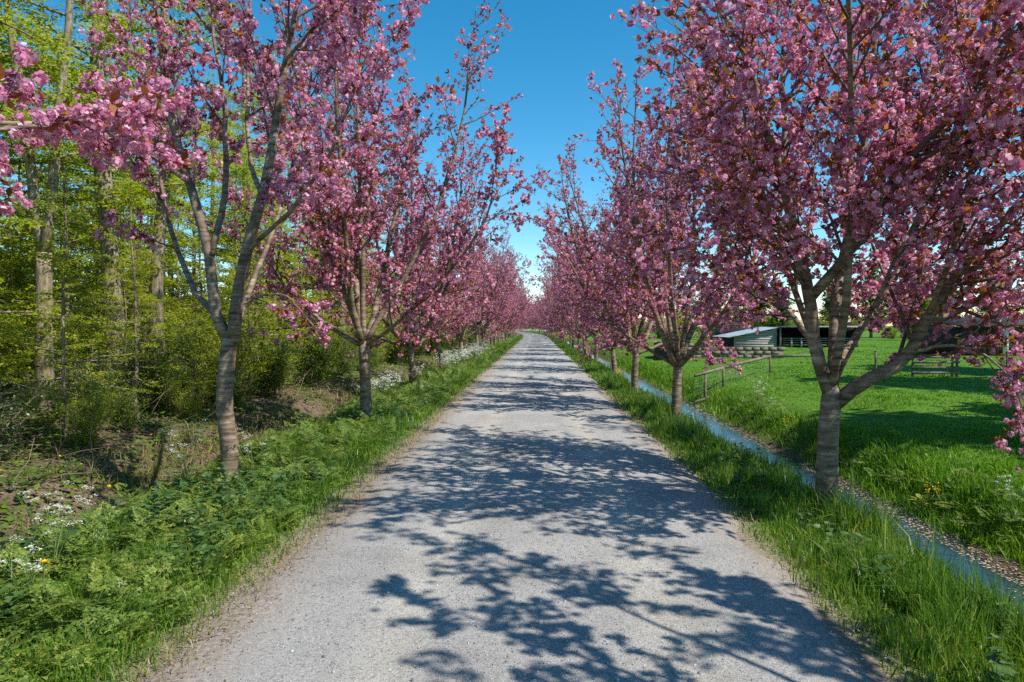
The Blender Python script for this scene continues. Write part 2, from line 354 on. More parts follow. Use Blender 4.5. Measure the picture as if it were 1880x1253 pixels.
# gravel road
def road_material():
    m, N, L, out = new_mat('gravel')
    g = N.new('ShaderNodeNewGeometry'); pos = g.outputs['Position']
    fine = noise(N, L, 95, 4, 0.75, pos); mid = noise(N, L, 26, 4, 0.7, pos); big = noise(N, L, 0.8, 5, 0.6, pos)
    vor = N.new('ShaderNodeTexVoronoi'); vor.inputs['Scale'].default_value = 70; L.new(pos, vor.inputs['Vector'])
    cf = ramp(N, [(0.25, (0.16, 0.155, 0.15)), (0.45, (0.33, 0.32, 0.305)), (0.6, (0.43, 0.42, 0.40)), (0.8, (0.58, 0.57, 0.55))]); L.new(fine.outputs[0], cf.inputs[0])
    vs_ = ramp(N, [(0.0, (0.55, 0.55, 0.56)), (0.35, (0.98, 0.98, 0.98)), (0.9, (1.12, 1.11, 1.10))])
    sep = N.new('ShaderNodeSeparateColor'); L.new(vor.outputs['Color'], sep.inputs[0]); L.new(sep.outputs[0], vs_.inputs[0])
    mx = N.new('ShaderNodeMix'); mx.data_type = 'RGBA'; mx.blend_type = 'MULTIPLY'; mx.inputs[0].default_value = 0.7
    L.new(cf.outputs[0], mx.inputs[6]); L.new(vs_.outputs[0], mx.inputs[7])
    br = ramp(N, [(0.33, (0.84, 0.82, 0.79)), (0.5, (1.04, 1.03, 1.0)), (0.68, (1.22, 1.19, 1.13))]); L.new(big.outputs[0], br.inputs[0])
    mx2 = N.new('ShaderNodeMix'); mx2.data_type = 'RGBA'; mx2.blend_type = 'MULTIPLY'; mx2.inputs[0].default_value = 1.0
    L.new(mx.outputs[2], mx2.inputs[6]); L.new(br.outputs[0], mx2.inputs[7])
    sx_ = N.new('ShaderNodeSeparateXYZ'); L.new(pos, sx_.inputs[0])
    ab = N.new('ShaderNodeMath'); ab.operation = 'ABSOLUTE'; L.new(sx_.outputs[0], ab.inputs[0])
    sb = N.new('ShaderNodeMath'); sb.operation = 'SUBTRACT'; L.new(ab.outputs[0], sb.inputs[0]); sb.inputs[1].default_value = 0.88
    ab2 = N.new('ShaderNodeMath'); ab2.operation = 'ABSOLUTE'; L.new(sb.outputs[0], ab2.inputs[0])
    wz = N.new('ShaderNodeMath'); wz.operation = 'MULTIPLY_ADD'; L.new(big.outputs[0], wz.inputs[0]); wz.inputs[1].default_value = 0.5; L.new(ab2.outputs[0], wz.inputs[2])
    tr_ = ramp(N, [(0.28, (1.16, 1.14, 1.09)), (0.58, (0.94, 0.945, 0.96))]); L.new(wz.outputs[0], tr_.inputs[0])
    mxt = N.new('ShaderNodeMix'); mxt.data_type = 'RGBA'; mxt.blend_type = 'MULTIPLY'; mxt.inputs[0].default_value = 1.0
    L.new(mx2.outputs[2], mxt.inputs[6]); L.new(tr_.outputs[0], mxt.inputs[7]); mx2 = mxt
    # dusty brown litter worked into the edges
    at = N.new('ShaderNodeAttribute'); at.attribute_name = 'edge'
    ad = N.new('ShaderNodeMath'); ad.operation = 'MULTIPLY_ADD'; L.new(big.outputs[0], ad.inputs[0]); ad.inputs[1].default_value = 1.1; ad.inputs[2].default_value = -0.55
    ad2 = N.new('ShaderNodeMath'); ad2.operation = 'ADD'; ad2.use_clamp = True; L.new(ad.outputs[0], ad2.inputs[0]); L.new(at.outputs['Fac'], ad2.inputs[1])
    em = ramp(N, [(0.25, (0, 0, 0)), (0.95, (0.85, 0.85, 0.85))]); L.new(ad2.outputs[0], em.inputs[0])
    ec = ramp(N, [(0.3, (0.16, 0.115, 0.085)), (0.5, (0.31, 0.25, 0.20)), (0.7, (0.45, 0.39, 0.33))]); L.new(mid.outputs[0], ec.inputs[0])
    mx3 = N.new('ShaderNodeMix'); mx3.data_type = 'RGBA'; L.new(em.outputs[0], mx3.inputs[0]); L.new(mx2.outputs[2], mx3.inputs[6]); L.new(ec.outputs[0], mx3.inputs[7])
    p = N.new('ShaderNodeBsdfPrincipled'); p.inputs['Roughness'].default_value = 0.95; p.inputs['Specular IOR Level'].default_value = 0.2
    hs = N.new('ShaderNodeMath'); hs.operation = 'ADD'; L.new(fine.outputs[0], hs.inputs[0]); L.new(mid.outputs[0], hs.inputs[1])
    b = N.new('ShaderNodeBump'); b.inputs['Strength'].default_value = 0.9; b.inputs['Distance'].default_value = 0.012
    L.new(hs.outputs[0], b.inputs['Height']); L.new(b.outputs[0], p.inputs['Normal']); L.new(mx3.outputs[2], p.inputs['Base Color']); L.new(p.outputs[0], out.inputs[0])
    return m
ry = np.concatenate([np.arange(-15, 40, 0.25), np.arange(40, 130, 1.0), np.arange(130, 331, 4.0)])
ru = np.linspace(-1, 1, 25)
RY, RU = np.meshgrid(ry, ru, indexing='ij')
le = 2.2 + (vnoise(RY, RY * 0, 0.8, 5) - 0.5) * 0.30 + (vnoise(RY, RY * 0, 4, 6) - 0.5) * 0.35
re = 2.05 + (vnoise(RY, RY * 0, 0.8, 8) - 0.5) * 0.25 + (vnoise(RY, RY * 0, 4, 9) - 0.5) * 0.3
RX = np.where(RU < 0, RU * le, RU * re)
def road_h(x, y): return 0.006 + 0.035 * (1 - np.clip(np.abs(x) / 2.2, 0, 1) ** 2) - 0.018 * np.exp(-((np.abs(x + 0.05) - 0.85) / 0.25) ** 2) + (vnoise(x, y, 0.5, 12) - 0.5) * 0.012
RZ = np.where(np.abs(RU) > 0.97, -0.02, road_h(RX, RY))
rq_i, rq_j = np.meshgrid(np.arange(len(ry) - 1), np.arange(len(ru) - 1), indexing='ij')
k = len(ru)
rq = np.stack([rq_i * k + rq_j, rq_i * k + rq_j + 1, (rq_i + 1) * k + rq_j + 1, (rq_i + 1) * k + rq_j], -1).reshape(-1, 4)
redge = np.clip((np.abs(RX) - 1.45) / 0.7, 0, 1).ravel()
rme = make_mesh('gravel_road', np.stack([RX + bend(RY), RY, RZ], -1).reshape(-1, 3), [rq], True, {'edge': redge})
mesh_obj('gravel_road', rme, road_material(), kind='structure')

# water
def water_material(col):
    m, N, L, out = new_mat('water')
    g = N.new('ShaderNodeNewGeometry'); n = noise(N, L, 9, 3, 0.6, g.outputs['Position'])
    p = N.new('ShaderNodeBsdfPrincipled'); p.inputs['Base Color'].default_value = (*col, 1); p.inputs['Roughness'].default_value = 0.06; p.inputs['IOR'].default_value = 1.45
    p.inputs['Specular IOR Level'].default_value = 0.85
    b = N.new('ShaderNodeBump'); b.inputs['Strength'].default_value = 0.22; b.inputs['Distance'].default_value = 0.03
    L.new(n.outputs[0], b.inputs['Height']); L.new(b.outputs[0], p.inputs['Normal']); L.new(p.outputs[0], out.inputs[0])
    return m
def strip(name, x0, x1, z, mat):
    y = np.concatenate([np.arange(-15, 110, 5.0), np.arange(110, 300, 8.0)])
    V = np.concatenate([np.stack([x0 + bend(y), y, y * 0 + z], -1), np.stack([x1 + bend(y), y, y * 0 + z], -1)]); n = len(y); i = np.arange(n - 1)
    mesh_obj(name, make_mesh(name, V, [np.stack([i, i + n, i + n + 1, i + 1], -1)]), mat, kind='structure')
strip('ditch_water', 3.7, 5.5, WATER_Z, water_material((0.018, 0.03, 0.042)))
strip('wood_ditch_water', -5.9, -5.0, LWATER_Z, water_material((0.06, 0.035, 0.018)))

# ------------------------------------------------------------------ cherry trees
def grow_branches(rng, limbs, z_top, sec_step=0.27, sec_len=(0.5, 1.5), axis=np.zeros(2), twig_step=0.17, twig_len=(0.12, 0.42), angle=(28, 62)):
    """limbs: list of (pts (n,3), radii). Returns secondaries (k,5,3),(k,5) and twigs (k,3,3),(k,3)"""
    S = []; SR = []; TW = []; TR = []
    def twig(p, d, r, lo, hi):
        d = norm(d + rng.normal(0, 0.45, 3) + np.array([0, 0, 0.12])); l = rng.uniform(lo, hi)
        q = p + d * l * 0.5 + rng.normal(0, 0.02, 3); e = p + d * l + np.array([0, 0, rng.uniform(-0.03, 0.09)])
        TW.append([p, q, e]); TR.append([r, r * 0.75, r * 0.4])
    for pts, rr, start in limbs:
        seg = np.linalg.norm(np.diff(pts, axis=0), axis=1); d = np.r_[0, np.cumsum(seg)]; L = d[-1]
        s = start * L
        while s < L * 0.985:
            f = s / L
            p = np.array([np.interp(s, d, pts[:, c]) for c in range(3)]); i = min(np.searchsorted(d, s), len(pts) - 1)
            t = norm(pts[i] - pts[max(i - 1, 0)] if i > 0 else pts[1] - pts[0]); r0 = np.interp(s, d, rr)
            if f > 0.78 and rng.random() < 0.55:          # leading shoot: short spurs only
                twig(p, norm(rng.normal(size=3)) + t * 0.6, 0.0035, 0.05, 0.22)
                s += sec_step * 0.4; continue
            a = rad(rng.uniform(*angle)); pr = rng.normal(size=3); pr = norm(pr - np.dot(pr, t) * t)
            out = np.array([p[0] - axis[0], p[1] - axis[1], 0.0]); out = out / (np.linalg.norm(out) + 0.3)
            dr = norm(t * math.cos(a) + pr * math.sin(a) + out * 0.28 + np.array([0, 0, 0.10]))
            l = rng.uniform(*sec_len) * (1.05 - 0.55 * f)
            tt = np.linspace(0, 1, 5)[:, None]
            P = p + dr * l * tt + np.array([0, 0, 1.0]) * (l * rng.uniform(-0.05, 0.28)) * tt ** 2 + np.cumsum(rng.normal(0, 0.018, (5, 3)), 0) * (tt > 0)
            r1 = min(r0 * 0.55, 0.006 + 0.010 * l)
            S.append(P); SR.append(np.linspace(r1, 0.0035, 5))
            for q in np.arange(0.18, l, twig_step * rng.uniform(0.8, 1.2)):
                fi = q / l * 4; a0 = int(min(fi, 3)); pp = P[a0] + (P[a0 + 1] - P[a0]) * (fi - a0)
                twig(pp, dr + rng.normal(0, 0.6, 3), 0.0045, *twig_len)
            s += sec_step * rng.uniform(0.7, 1.35)
    return np.array(S), np.array(SR), np.array(TW), np.array(TR)

def spots(rng, S, TW, limbs):
    """candidate places for flower spurs"""
    P = []; D = []
    if len(S):
        for t in (0.35, 0.5, 0.65, 0.8, 0.95):
            fi = t * 4; a = int(min(fi, 3)); P.append(S[:, a] + (S[:, a + 1] - S[:, a]) * (fi - a)); D.append(S[:, a + 1] - S[:, a])
    if len(TW):
        for t in (0.35, 0.7, 1.0, 1.0):
            P.append(TW[:, 0] * (1 - t) + TW[:, 2] * t); D.append(TW[:, 2] - TW[:, 0])
    return np.concatenate(P) + rng.normal(0, 0.012, (sum(len(x) for x in P), 3)), norm(np.concatenate(D))

def build_cherry(seed, trunk, trunk_r, limbs_in, n_cl, pet=8, per=4, name='cherry_tree', tw=1.0, pom=0.042, leafn=4, sides=12, secs=0.27, flare=1.25, slen=(0.6, 1.9), twl=(0.12, 0.5), leaff=0.62, low=1.0):
    rng = np.random.default_rng(seed)
    root = empty(name); tag(root, None, 'cherry tree')
    g = Geo()
    tp, s = catmull(trunk, 14)
    f = s / s[-1]
    R = trunk_r * (1 - 0.18 * f) * (1 + (flare - 1) * np.exp(-f * 9)) * (1 + 0.10 * np.clip((f - 0.8) / 0.2, 0, 1))
    R[-1] *= 0.62; R[-2] *= 0.93
    lump = 1 + rng.normal(0, 0.025, (14, sides)); lump = (lump + np.roll(lump, 1, 1) + np.roll(lump, 1, 0)) / 3
    g.tube(tp, R[:, None] * lump, sides)
    tr = mesh_obj('trunk', g.mesh('cherry_trunk', True), M['cherry_bark'], root)
    gl = Geo(); limbs = []
    ztop = max(max(p[2] for p in l[0]) for l in limbs_in)
    for pts, r0, start in limbs_in:
        P, s = catmull(pts, 18); P[2:] += np.cumsum(rng.normal(0, 0.012, (16, 3)), 0); f = s / s[-1]
        r = np.maximum(0.88 * r0 * (1 - f) ** 0.9, 0.0) + 0.006
        gl.tube(P, r, 8 if r0 > 0.04 else 6)
        limbs.append((P, r, start))
    mesh_obj('limbs', gl.mesh('cherry_limbs', True), M['cherry_bark'], root)
    axis = np.array(trunk[-1][:2])
    S, SR, TW, TR = grow_branches(rng, [(p_, r_, st_ * low) for p_, r_, st_ in limbs], ztop, axis=axis, sec_step=secs, sec_len=slen, twig_len=twl)
    gb = Geo(); gb.tubes(S, SR, 5); gb.tubes(TW, TR, 3)
    mesh_obj('twigs', gb.mesh('cherry_twigs', True), M['twig_bark'], root, kind='stuff')
    P, D = spots(rng, S, TW, limbs)
    hz = P[:, 2] / ztop
    w = np.where(hz > 0.6, np.clip(1.75 - 1.45 * hz, 0.22, 1), 1.0) * (0.15 + 1.7 * vnoise(P[:, 0] + 50 + P[:, 2] * 0.6, P[:, 1] + 50 + P[:, 2] * 0.8, 0.55, seed))
    n = min(n_cl, len(P)); idx = rng.choice(len(P), n, replace=False, p=w / w.sum())
    gf = Geo(); tpl = [pompom(rng, pet) for _ in range(5)]
    C = P[idx]
    for j in range(per):
        keep = rng.random(n) < (1.0 if j < 2 else 0.75)
        pos = C + rng.normal(0, 0.046, (n, 3)) - np.array([0, 0, 0.025])
        pos = pos[keep]; ti = rng.integers(0, 5, len(pos))
        for q in range(5):
            k_ = ti == q
            gf.scatter(tpl[q][0], tpl[q][1], pos[k_], rot_random(rng, k_.sum()), pom * rng.uniform(0.65, 1.2, k_.sum()))
    mesh_obj('blossom', gf.mesh('cherry_blossom'), M['blossom'], root, kind='stuff')
    # bronze young leaves in tufts
    gv = Geo(); nl = min(int(len(P) * 0.95), int(n_cl * 2.5)); li = rng.choice(len(P), nl, replace=False)
    for j in range(leafn):
        d = norm(D[li] * 0.8 + rng.normal(0, 0.75, (nl, 3)))
        keep = rng.random(nl) < 0.8
        sc = rng.uniform(0.05, 0.105, nl)
        gv.scatter(LEAF_V, LEAF_Q, P[li][keep], rot_dir(d[keep], rng=rng, roll=0.9), sc[keep])
    mesh_obj('leaves', gv.mesh('cherry_leaves'), M['bronze_leaf'], root, kind='stuff')
    return root

def vase_limbs(rng, fork, n=7, h=7.6, spread=2.4, r0=0.075):
    L = []
    for i in range(n):
        a = 2 * math.pi * (i + rng.uniform(-0.3, 0.3)) / n
        low = i % 3 == 2
        hh = rng.uniform(0.86, 1.05) * h if not low else rng.uniform(0.50, 0.68) * h
        sp = spread * rng.uniform(0.55, 1.0) if not low else spread * rng.uniform(0.95, 1.25)
        d = np.array([math.cos(a), math.sin(a)]); f = np.array(fork); z0 = f[2]
        pts = []
        for t, rr in ((0, 0), (0.12, 0.22), (0.35, 0.55), (0.65, 0.82), (1.0, 1.0)):
            j = rng.normal(0, 0.10, 2) * (t > 0)
            pts.append([f[0] + d[0] * sp * rr + j[0], f[1] + d[1] * sp * rr + j[1], z0 - 0.08 + (hh - z0) * t])
        L.append((pts, r0 * rng.uniform(0.75, 1.15) * (0.75 if low else 1), 0.16))
    for i in range(2):    # a leader or two in the middle
        p = [[fork[0], fork[1], fork[2] - 0.05]]; x, y = fork[0], fork[1]
        for t in (0.3, 0.65, 1.0):
            x += rng.normal(0, 0.22); y += rng.normal(0, 0.22); p.append([x, y, fork[2] + (h * rng.uniform(0.9, 1.03) - fork[2]) * t])
        L.append((p, r0 * 0.85, 0.25))
    return L

PITCH, YAW, FPX = rad(1.30), rad(2.06), 1253.3
def pt(px, py, d, base):
    """point seen at (px,py) of the photograph at forward distance d, relative to base"""
    x = (px - 940) / FPX; z = -(py - 626.5) / FPX
    y2 = math.cos(PITCH) + z * math.sin(PITCH); z2 = z * math.cos(PITCH) - math.sin(PITCH)
    X = x * math.cos(YAW) - y2 * math.sin(YAW); Y = x * math.sin(YAW) + y2 * math.cos(YAW)
    k = d / Y
    return [X * k - base[0], d - base[1], CAMH + z2 * k - base[2]]

def gz1(x, y): return float(ground_z(np.array([x]), np.array([y]))[0])
ORD = ['zeroth', 'first', 'second', 'third', 'fourth', 'fifth', 'sixth', 'seventh', 'eighth', 'ninth', 'tenth', 'eleventh', 'twelfth', 'thirteenth', 'fourteenth', 'fifteenth', 'sixteenth', 'seventeenth', 'eighteenth', 'nineteenth', 'twentieth']
def nth(i):
    if i <= 20: return ORD[i]
    t = {2: 'twenty', 3: 'thirty', 4: 'forty'}[i // 10]
    return (t[:-1] + 'ieth') if i % 10 == 0 else t + ' ' + ORD[i % 10]

# nearest tree of the wood side, its fork and limbs as in the photograph
B = (-4.04, 8.8, gz1(-4.04, 8.8) - 0.03)
def q(px, py, dd=0.0): return pt(px, py, 8.8 + dd, B)
limbs = [
    ([q(418, 628), q(396, 575, .0), q(386, 480, .05), q(352, 350, .1), q(322, 250, .2), q(300, 130, .25), q(285, -40, .3), q(262, -260, .4)], 0.085, 0.30),
    ([q(388, 470, .05), q(402, 400, .2), q(414, 300, .4), q(412, 180, .6), q(392, 60, .8), q(370, -140, 1.0)], 0.050, 0.25),
    ([q(428, 628), q(436, 545, .0), q(450, 450, -.05), q(480, 350, -.1), q(497, 250, -.15), q(515, 130, -.2), q(545, 0, -.3), q(590, -220, -.5)], 0.098, 0.30),
    ([q(478, 352, -.1), q(455, 290, .25), q(446, 200, .5), q(445, 60, .8), q(455, -160, 1.1)], 0.036, 0.2),
    ([q(405, 590), q(360, 535, .5), q(330, 460, .9), q(302, 370, 1.2), q(285, 240, 1.5), q(240, 60, 1.9), q(200, -80, 2.2)], 0.045, 0.25),
    ([q(446, 470), q(520, 400, -.5), q(600, 300, -.9), q(650, 180, -1.1), q(690, 60, -1.2)], 0.030, 0.3),
    ([q(430, 560), q(490, 545, .1), q(545, 560, .2), q(600, 620, .3)], 0.014, 0.2),
    ([q(352, 340), q(280, 290, -.3), q(200, 250, -.6), q(120, 200, -.8)], 0.020, 0.3),
    ([q(430, 610), q(470, 500, 1.0), q(520, 380, 1.7), q(560, 220, 2.2), q(590, 40, 2.6), q(600, -120, 2.8)], 0.045, 0.3),
    ([q(392, 60, .8), q(330, 0, .6), q(260, -120, .4)], 0.022, 0.2),
    ([q(515, 130, -.2), q(580, 40, -.5), q(660, -60, -.8)], 0.022, 0.2),
]
t1 = build_cherry(11, [[0, 0, -0.1], [0.01, 0, 0.5], q(412, 740), q(420, 640), q(424, 612)], 0.120, limbs, 1350, pet=12, per=3, pom=0.040, secs=0.33, leafn=4, slen=(0.5, 2.0))
t1.location = B
tag(t1, 'nearest cherry tree of the row beside the wood, forking above a pale ringed trunk')

# nearest tree of the ditch side
B2 = (3.30, 7.9, gz1(3.30, 7.9) - 0.05)
def q(px, py, dd=0.0): return pt(px, py, 7.9 + dd, B2)
limbs = [
    ([q(1522, 720), q(1500, 650, -.05), q(1487, 560, -.1), q(1462, 450, -.15), q(1435, 340, -.2), q(1398, 220, -.3), q(1372, 110, -.4), q(1315, 0, -.5), q(1240, -200, -.7)], 0.085, 0.30),
    ([q(1526, 720), q(1533, 640, .3), q(1535, 540, .5), q(1560, 420, .7), q(1580, 280, .9), q(1600, 130, 1.0), q(1610, -60, 1.1), q(1600, -260, 1.2)], 0.085, 0.28),
    ([q(1530, 745), q(1585, 700, -.1), q(1660, 655, -.2), q(1705, 580, -.3), q(1780, 470, -.4), q(1850, 390, -.5), q(1960, 280, -.7), q(2080, 120, -.9)], 0.088, 0.30),
    ([q(1700, 590, -.3), q(1770, 560, -.2), q(1860, 500, 0), q(1990, 450, .2)], 0.045, 0.2),
    ([q(1490, 545, -.1), q(1545, 480, -.4), q(1610, 390, -.7), q(1690, 280, -.9), q(1800, 190, -1.1), q(1900, 100, -1.3), q(1990, -30, -1.5)], 0.060, 0.25),
    ([q(1435, 340, -.2), q(1440, 200, .1), q(1445, 80, .4), q(1460, -120, .7)], 0.036, 0.2),
    ([q(1528, 690), q(1570, 620, .9), q(1640, 520, 1.7), q(1690, 380, 2.3), q(1730, 200, 2.7), q(1750, 0, 3.0)], 0.055, 0.3),
    ([q(1500, 640), q(1440, 560, .6), q(1370, 490, 1.1), q(1310, 400, 1.5), q(1280, 280, 1.8)], 0.036, 0.3),
    ([q(1660, 655, -.2), q(1730, 640, -.4), q(1810, 655, -.6), q(1875, 720, -.7)], 0.018, 0.25),
    ([q(1462, 450, -.15), q(1410, 380, -.6), q(1370, 270, -1.0), q(1350, 130, -1.3)], 0.030, 0.25),
    ([q(1560, 420, .7), q(1650, 300, .9), q(1700, 150, 1.0), q(1740, -50, 1.1)], 0.036, 0.2),
    ([q(1526, 715), [-0.05, -0.5, 2.4], [-0.35, -1.2, 4.2], [-0.8, -1.9, 5.8], [-1.2, -2.4, 7.0]], 0.05, 0.4),  # this and the next two limbs: added to fill shadow gaps on the road
    ([q(1528, 715), [0.3, -0.5, 2.6], [0.55, -1.7, 4.4], [0.3, -2.7, 6.2]], 0.02, 0.4),
    ([q(1526, 715), [-0.1, 0.9, 2.9], [-0.5, 2.0, 5.0], [-0.8, 3.0, 7.0]], 0.045, 0.35),
    ([q(1705, 580, -.3), q(1760, 440, -.9), q(1800, 280, -1.3), q(1830, 100, -1.6)], 0.030, 0.2),
]
r1 = build_cherry(23, [[0, 0, -0.15], [0.02, 0, 0.4], q(1520, 800), q(1526, 735), q(1527, 705)], 0.128, limbs, 4500, pet=8, per=3, pom=0.040, secs=0.13, leafn=3, flare=1.4, slen=(0.5, 2.2), twl=(0.15, 0.6), low=0.6)
r1.location = B2
tag(r1, 'nearest cherry tree of the ditch row, low forked trunk and a dense pink crown')

# the tree just out of view on the wood side that reaches in with big blossom
rng = np.random.default_rng(5)
T0 = (-4.0, 1.9, gz1(-4.0, 1.9) - 0.03)
lt0 = vase_limbs(rng, (0, 0, 1.8), 6, 7.0, 2.2)
lt0 = [l for l in lt0 if not (l[0][-1][0] > 0.2 and l[0][-1][1] > -0.3)]
lt0.append(([[0, 0, 1.75], [.35, .9, 2.6], [.75, 1.6, 3.15], [1.05, 2.1, 3.32], [1.45, 2.7, 3.30]], 0.024, 0.2)); lt0.append(([[.35, .9, 2.6], [.9, 1.5, 3.0], [1.3, 2.0, 3.25], [1.5, 2.4, 3.45]], 0.018, 0.15))
t0 = build_cherry(31, [[0, 0, -0.1], [0, 0, 0.6], [0.02, 0, 1.2], [0, 0, 1.82]], 0.13, lt0, 900, pet=20, per=4, pom=0.036, secs=0.28, slen=(0.25, 0.75))
t0.location = T0
tag(t0, 'cherry tree whose big pale pink blossom reaches in at the upper edge beside the wood')

# row variants
variants = []
for i, (fk, n, h, sp) in enumerate([(1.65, 8, 8.9, 3.0), (1.45, 9, 8.2, 3.1), (1.40, 8, 8.6, 2.9), (1.55, 8, 7.7, 3.0)]):
    rng = np.random.default_rng(100 + i)
    lx = rng.normal(0, 0.06)
    ls = vase_limbs(rng, (lx, 0, fk), n, h, sp)
    variants.append(build_cherry(200 + i, [[0, 0, -0.2], [0.02, 0, fk * .4], [lx, 0, fk * .8], [lx, 0, fk + 0.03]], 0.125, ls, 2350, pet=7, per=3, pom=0.042, secs=0.22, slen=(0.5, 2.0), leafn=3, sides=10))
# thin young tree
rng = np.random.default_rng(77)
young = build_cherry(300, [[0, 0, -0.1], [-0.05, 0, 0.6], [-0.14, 0.0, 1.2], [-0.2, 0, 1.6]], 0.055, vase_limbs(rng, (-0.2, 0, 1.58), 5, 3.6, 0.9, 0.03), 420, pet=6, per=3, pom=0.045, secs=0.24, leafn=3, sides=8, flare=1.1)

rng = np.random.default_rng(9)
left = [(-3.72, 14.8), (-4.15, 22.6), None, (-3.9, 36.0), (-3.9, 45.0), (-3.95, 50.5), (-3.85, 57.5), (-3.9, 64), (-3.9, 71), (-3.9, 79), (-3.95, 88), (-3.9, 97)]
left += [(-3.9, y) for y in np.arange(104, 270, 7.0)]
right = [(3.22, 15.9), (3.10, 21.4), (3.4, 29.6), (3.28, 37.4), (3.2, 45.5), (3.3, 53), (3.2, 60), (3.3, 67), (3.2, 74.5), (3.3, 82), (3.25, 89.5), (3.3, 97)]
right += [(3.3, y) for y in np.arange(104, 290, 7.0)]
used = set()
def place_cherry(vi, x, y, sc, label, grp, rz, lean=(0, 0)):
    xx = x + float(bend(y)); z = gz1(xx, y) - 0.03
    v = young if vi == 'y' else variants[vi]
    if id(v) in used: return copy_thing(v, (xx, y, z), rz, sc, label, grp, lean)
    used.add(id(v)); v.location = (xx, y, z); v.rotation_euler = (lean[0], lean[1], rz); v.scale = (sc, sc, sc); return tag(v, label, None, grp)
GL, GR = 'cherry trees along the wood', 'cherry trees along the water ditch'
tag(t1, None, None, GL); tag(t0, None, None, GL); tag(r1, None, None, GR)
for i, p in enumerate(left):
    k_ = i + 2
    if p is None:
        place_cherry('y', -3.85, 27.6, 1.0, 'young thin-stemmed leaning cherry tree in the row beside the wood', GL, 0.3); continue
    if i == len(left) - 1: s_ = 'farthest cherry tree of the row beside the wood'
    else: s_ = nth(k_) + ' cherry tree counted from the camera in the row beside the wood'
    place_cherry([0, 1, 3, 2][i % 4], p[0], p[1], rng.uniform(0.93, 1.06), s_, GL, rng.uniform(0, 6.28), (rng.normal(0, 0.02), rng.normal(0, 0.03)))
for i, p in enumerate(right):
    k_ = i + 2
    if i == len(right) - 1: s_ = 'farthest cherry tree of the row beside the water ditch'
    else: s_ = nth(k_) + ' cherry tree counted from the camera in the row beside the water ditch'
    place_cherry([2, 1, 3, 0][i % 4], p[0], p[1], rng.uniform(0.92, 1.04) if i else 0.98, s_, GR, rng.uniform(0, 6.28), (rng.normal(0, 0.02), rng.uniform(0.02, 0.09)))
# trees behind the camera, whose shade falls on the near road
rng0 = np.random.default_rng(15)
l0 = vase_limbs(rng0, (0, 0, 1.4), 9, 6.2, 2.6)
l0 = [l for l in l0 if not (l[0][-1][1] > 0.7 and l[0][-1][0] < 0.9) and l[0][-1][0] > -1.6]
l0.append(([[0, 0, 1.35], [-0.2, .4, 2.4], [-0.5, .8, 3.8], [-0.8, 1.3, 5.2], [-0.9, 1.6, 6.2]], 0.035, 0.45))
l0.append(([[0, 0, 1.35], [.5, .8, 2.6], [.8, 1.7, 4.0], [.9, 2.6, 5.6]], 0.05, 0.5))  # limb added so its shade fills a sunlit gap on the road
l0.append(([[0, 0, 1.35], [0.1, .6, 2.8], [0.1, 1.4, 4.4], [0.0, 2.0, 6.0], [-0.2, 2.5, 7.4]], 0.03, 0.55))
r0 = build_cherry(35, [[0, 0, -0.2], [0.02, 0, 0.6], [0, 0, 1.1], [0, 0, 1.43]], 0.13, l0, 2500, pet=9, per=3, pom=0.042, secs=0.2, leafn=3, slen=(0.4, 1.3))
r0.location = (3.55, 1.7, gz1(3.55, 1.7)); tag(r0, 'cherry tree beside the camera whose shade covers the near road', None, GR)
place_cherry(2, 3.3, -6.8, 1.0, 'cherry tree behind the camera on the ditch side', GR, 2.0)

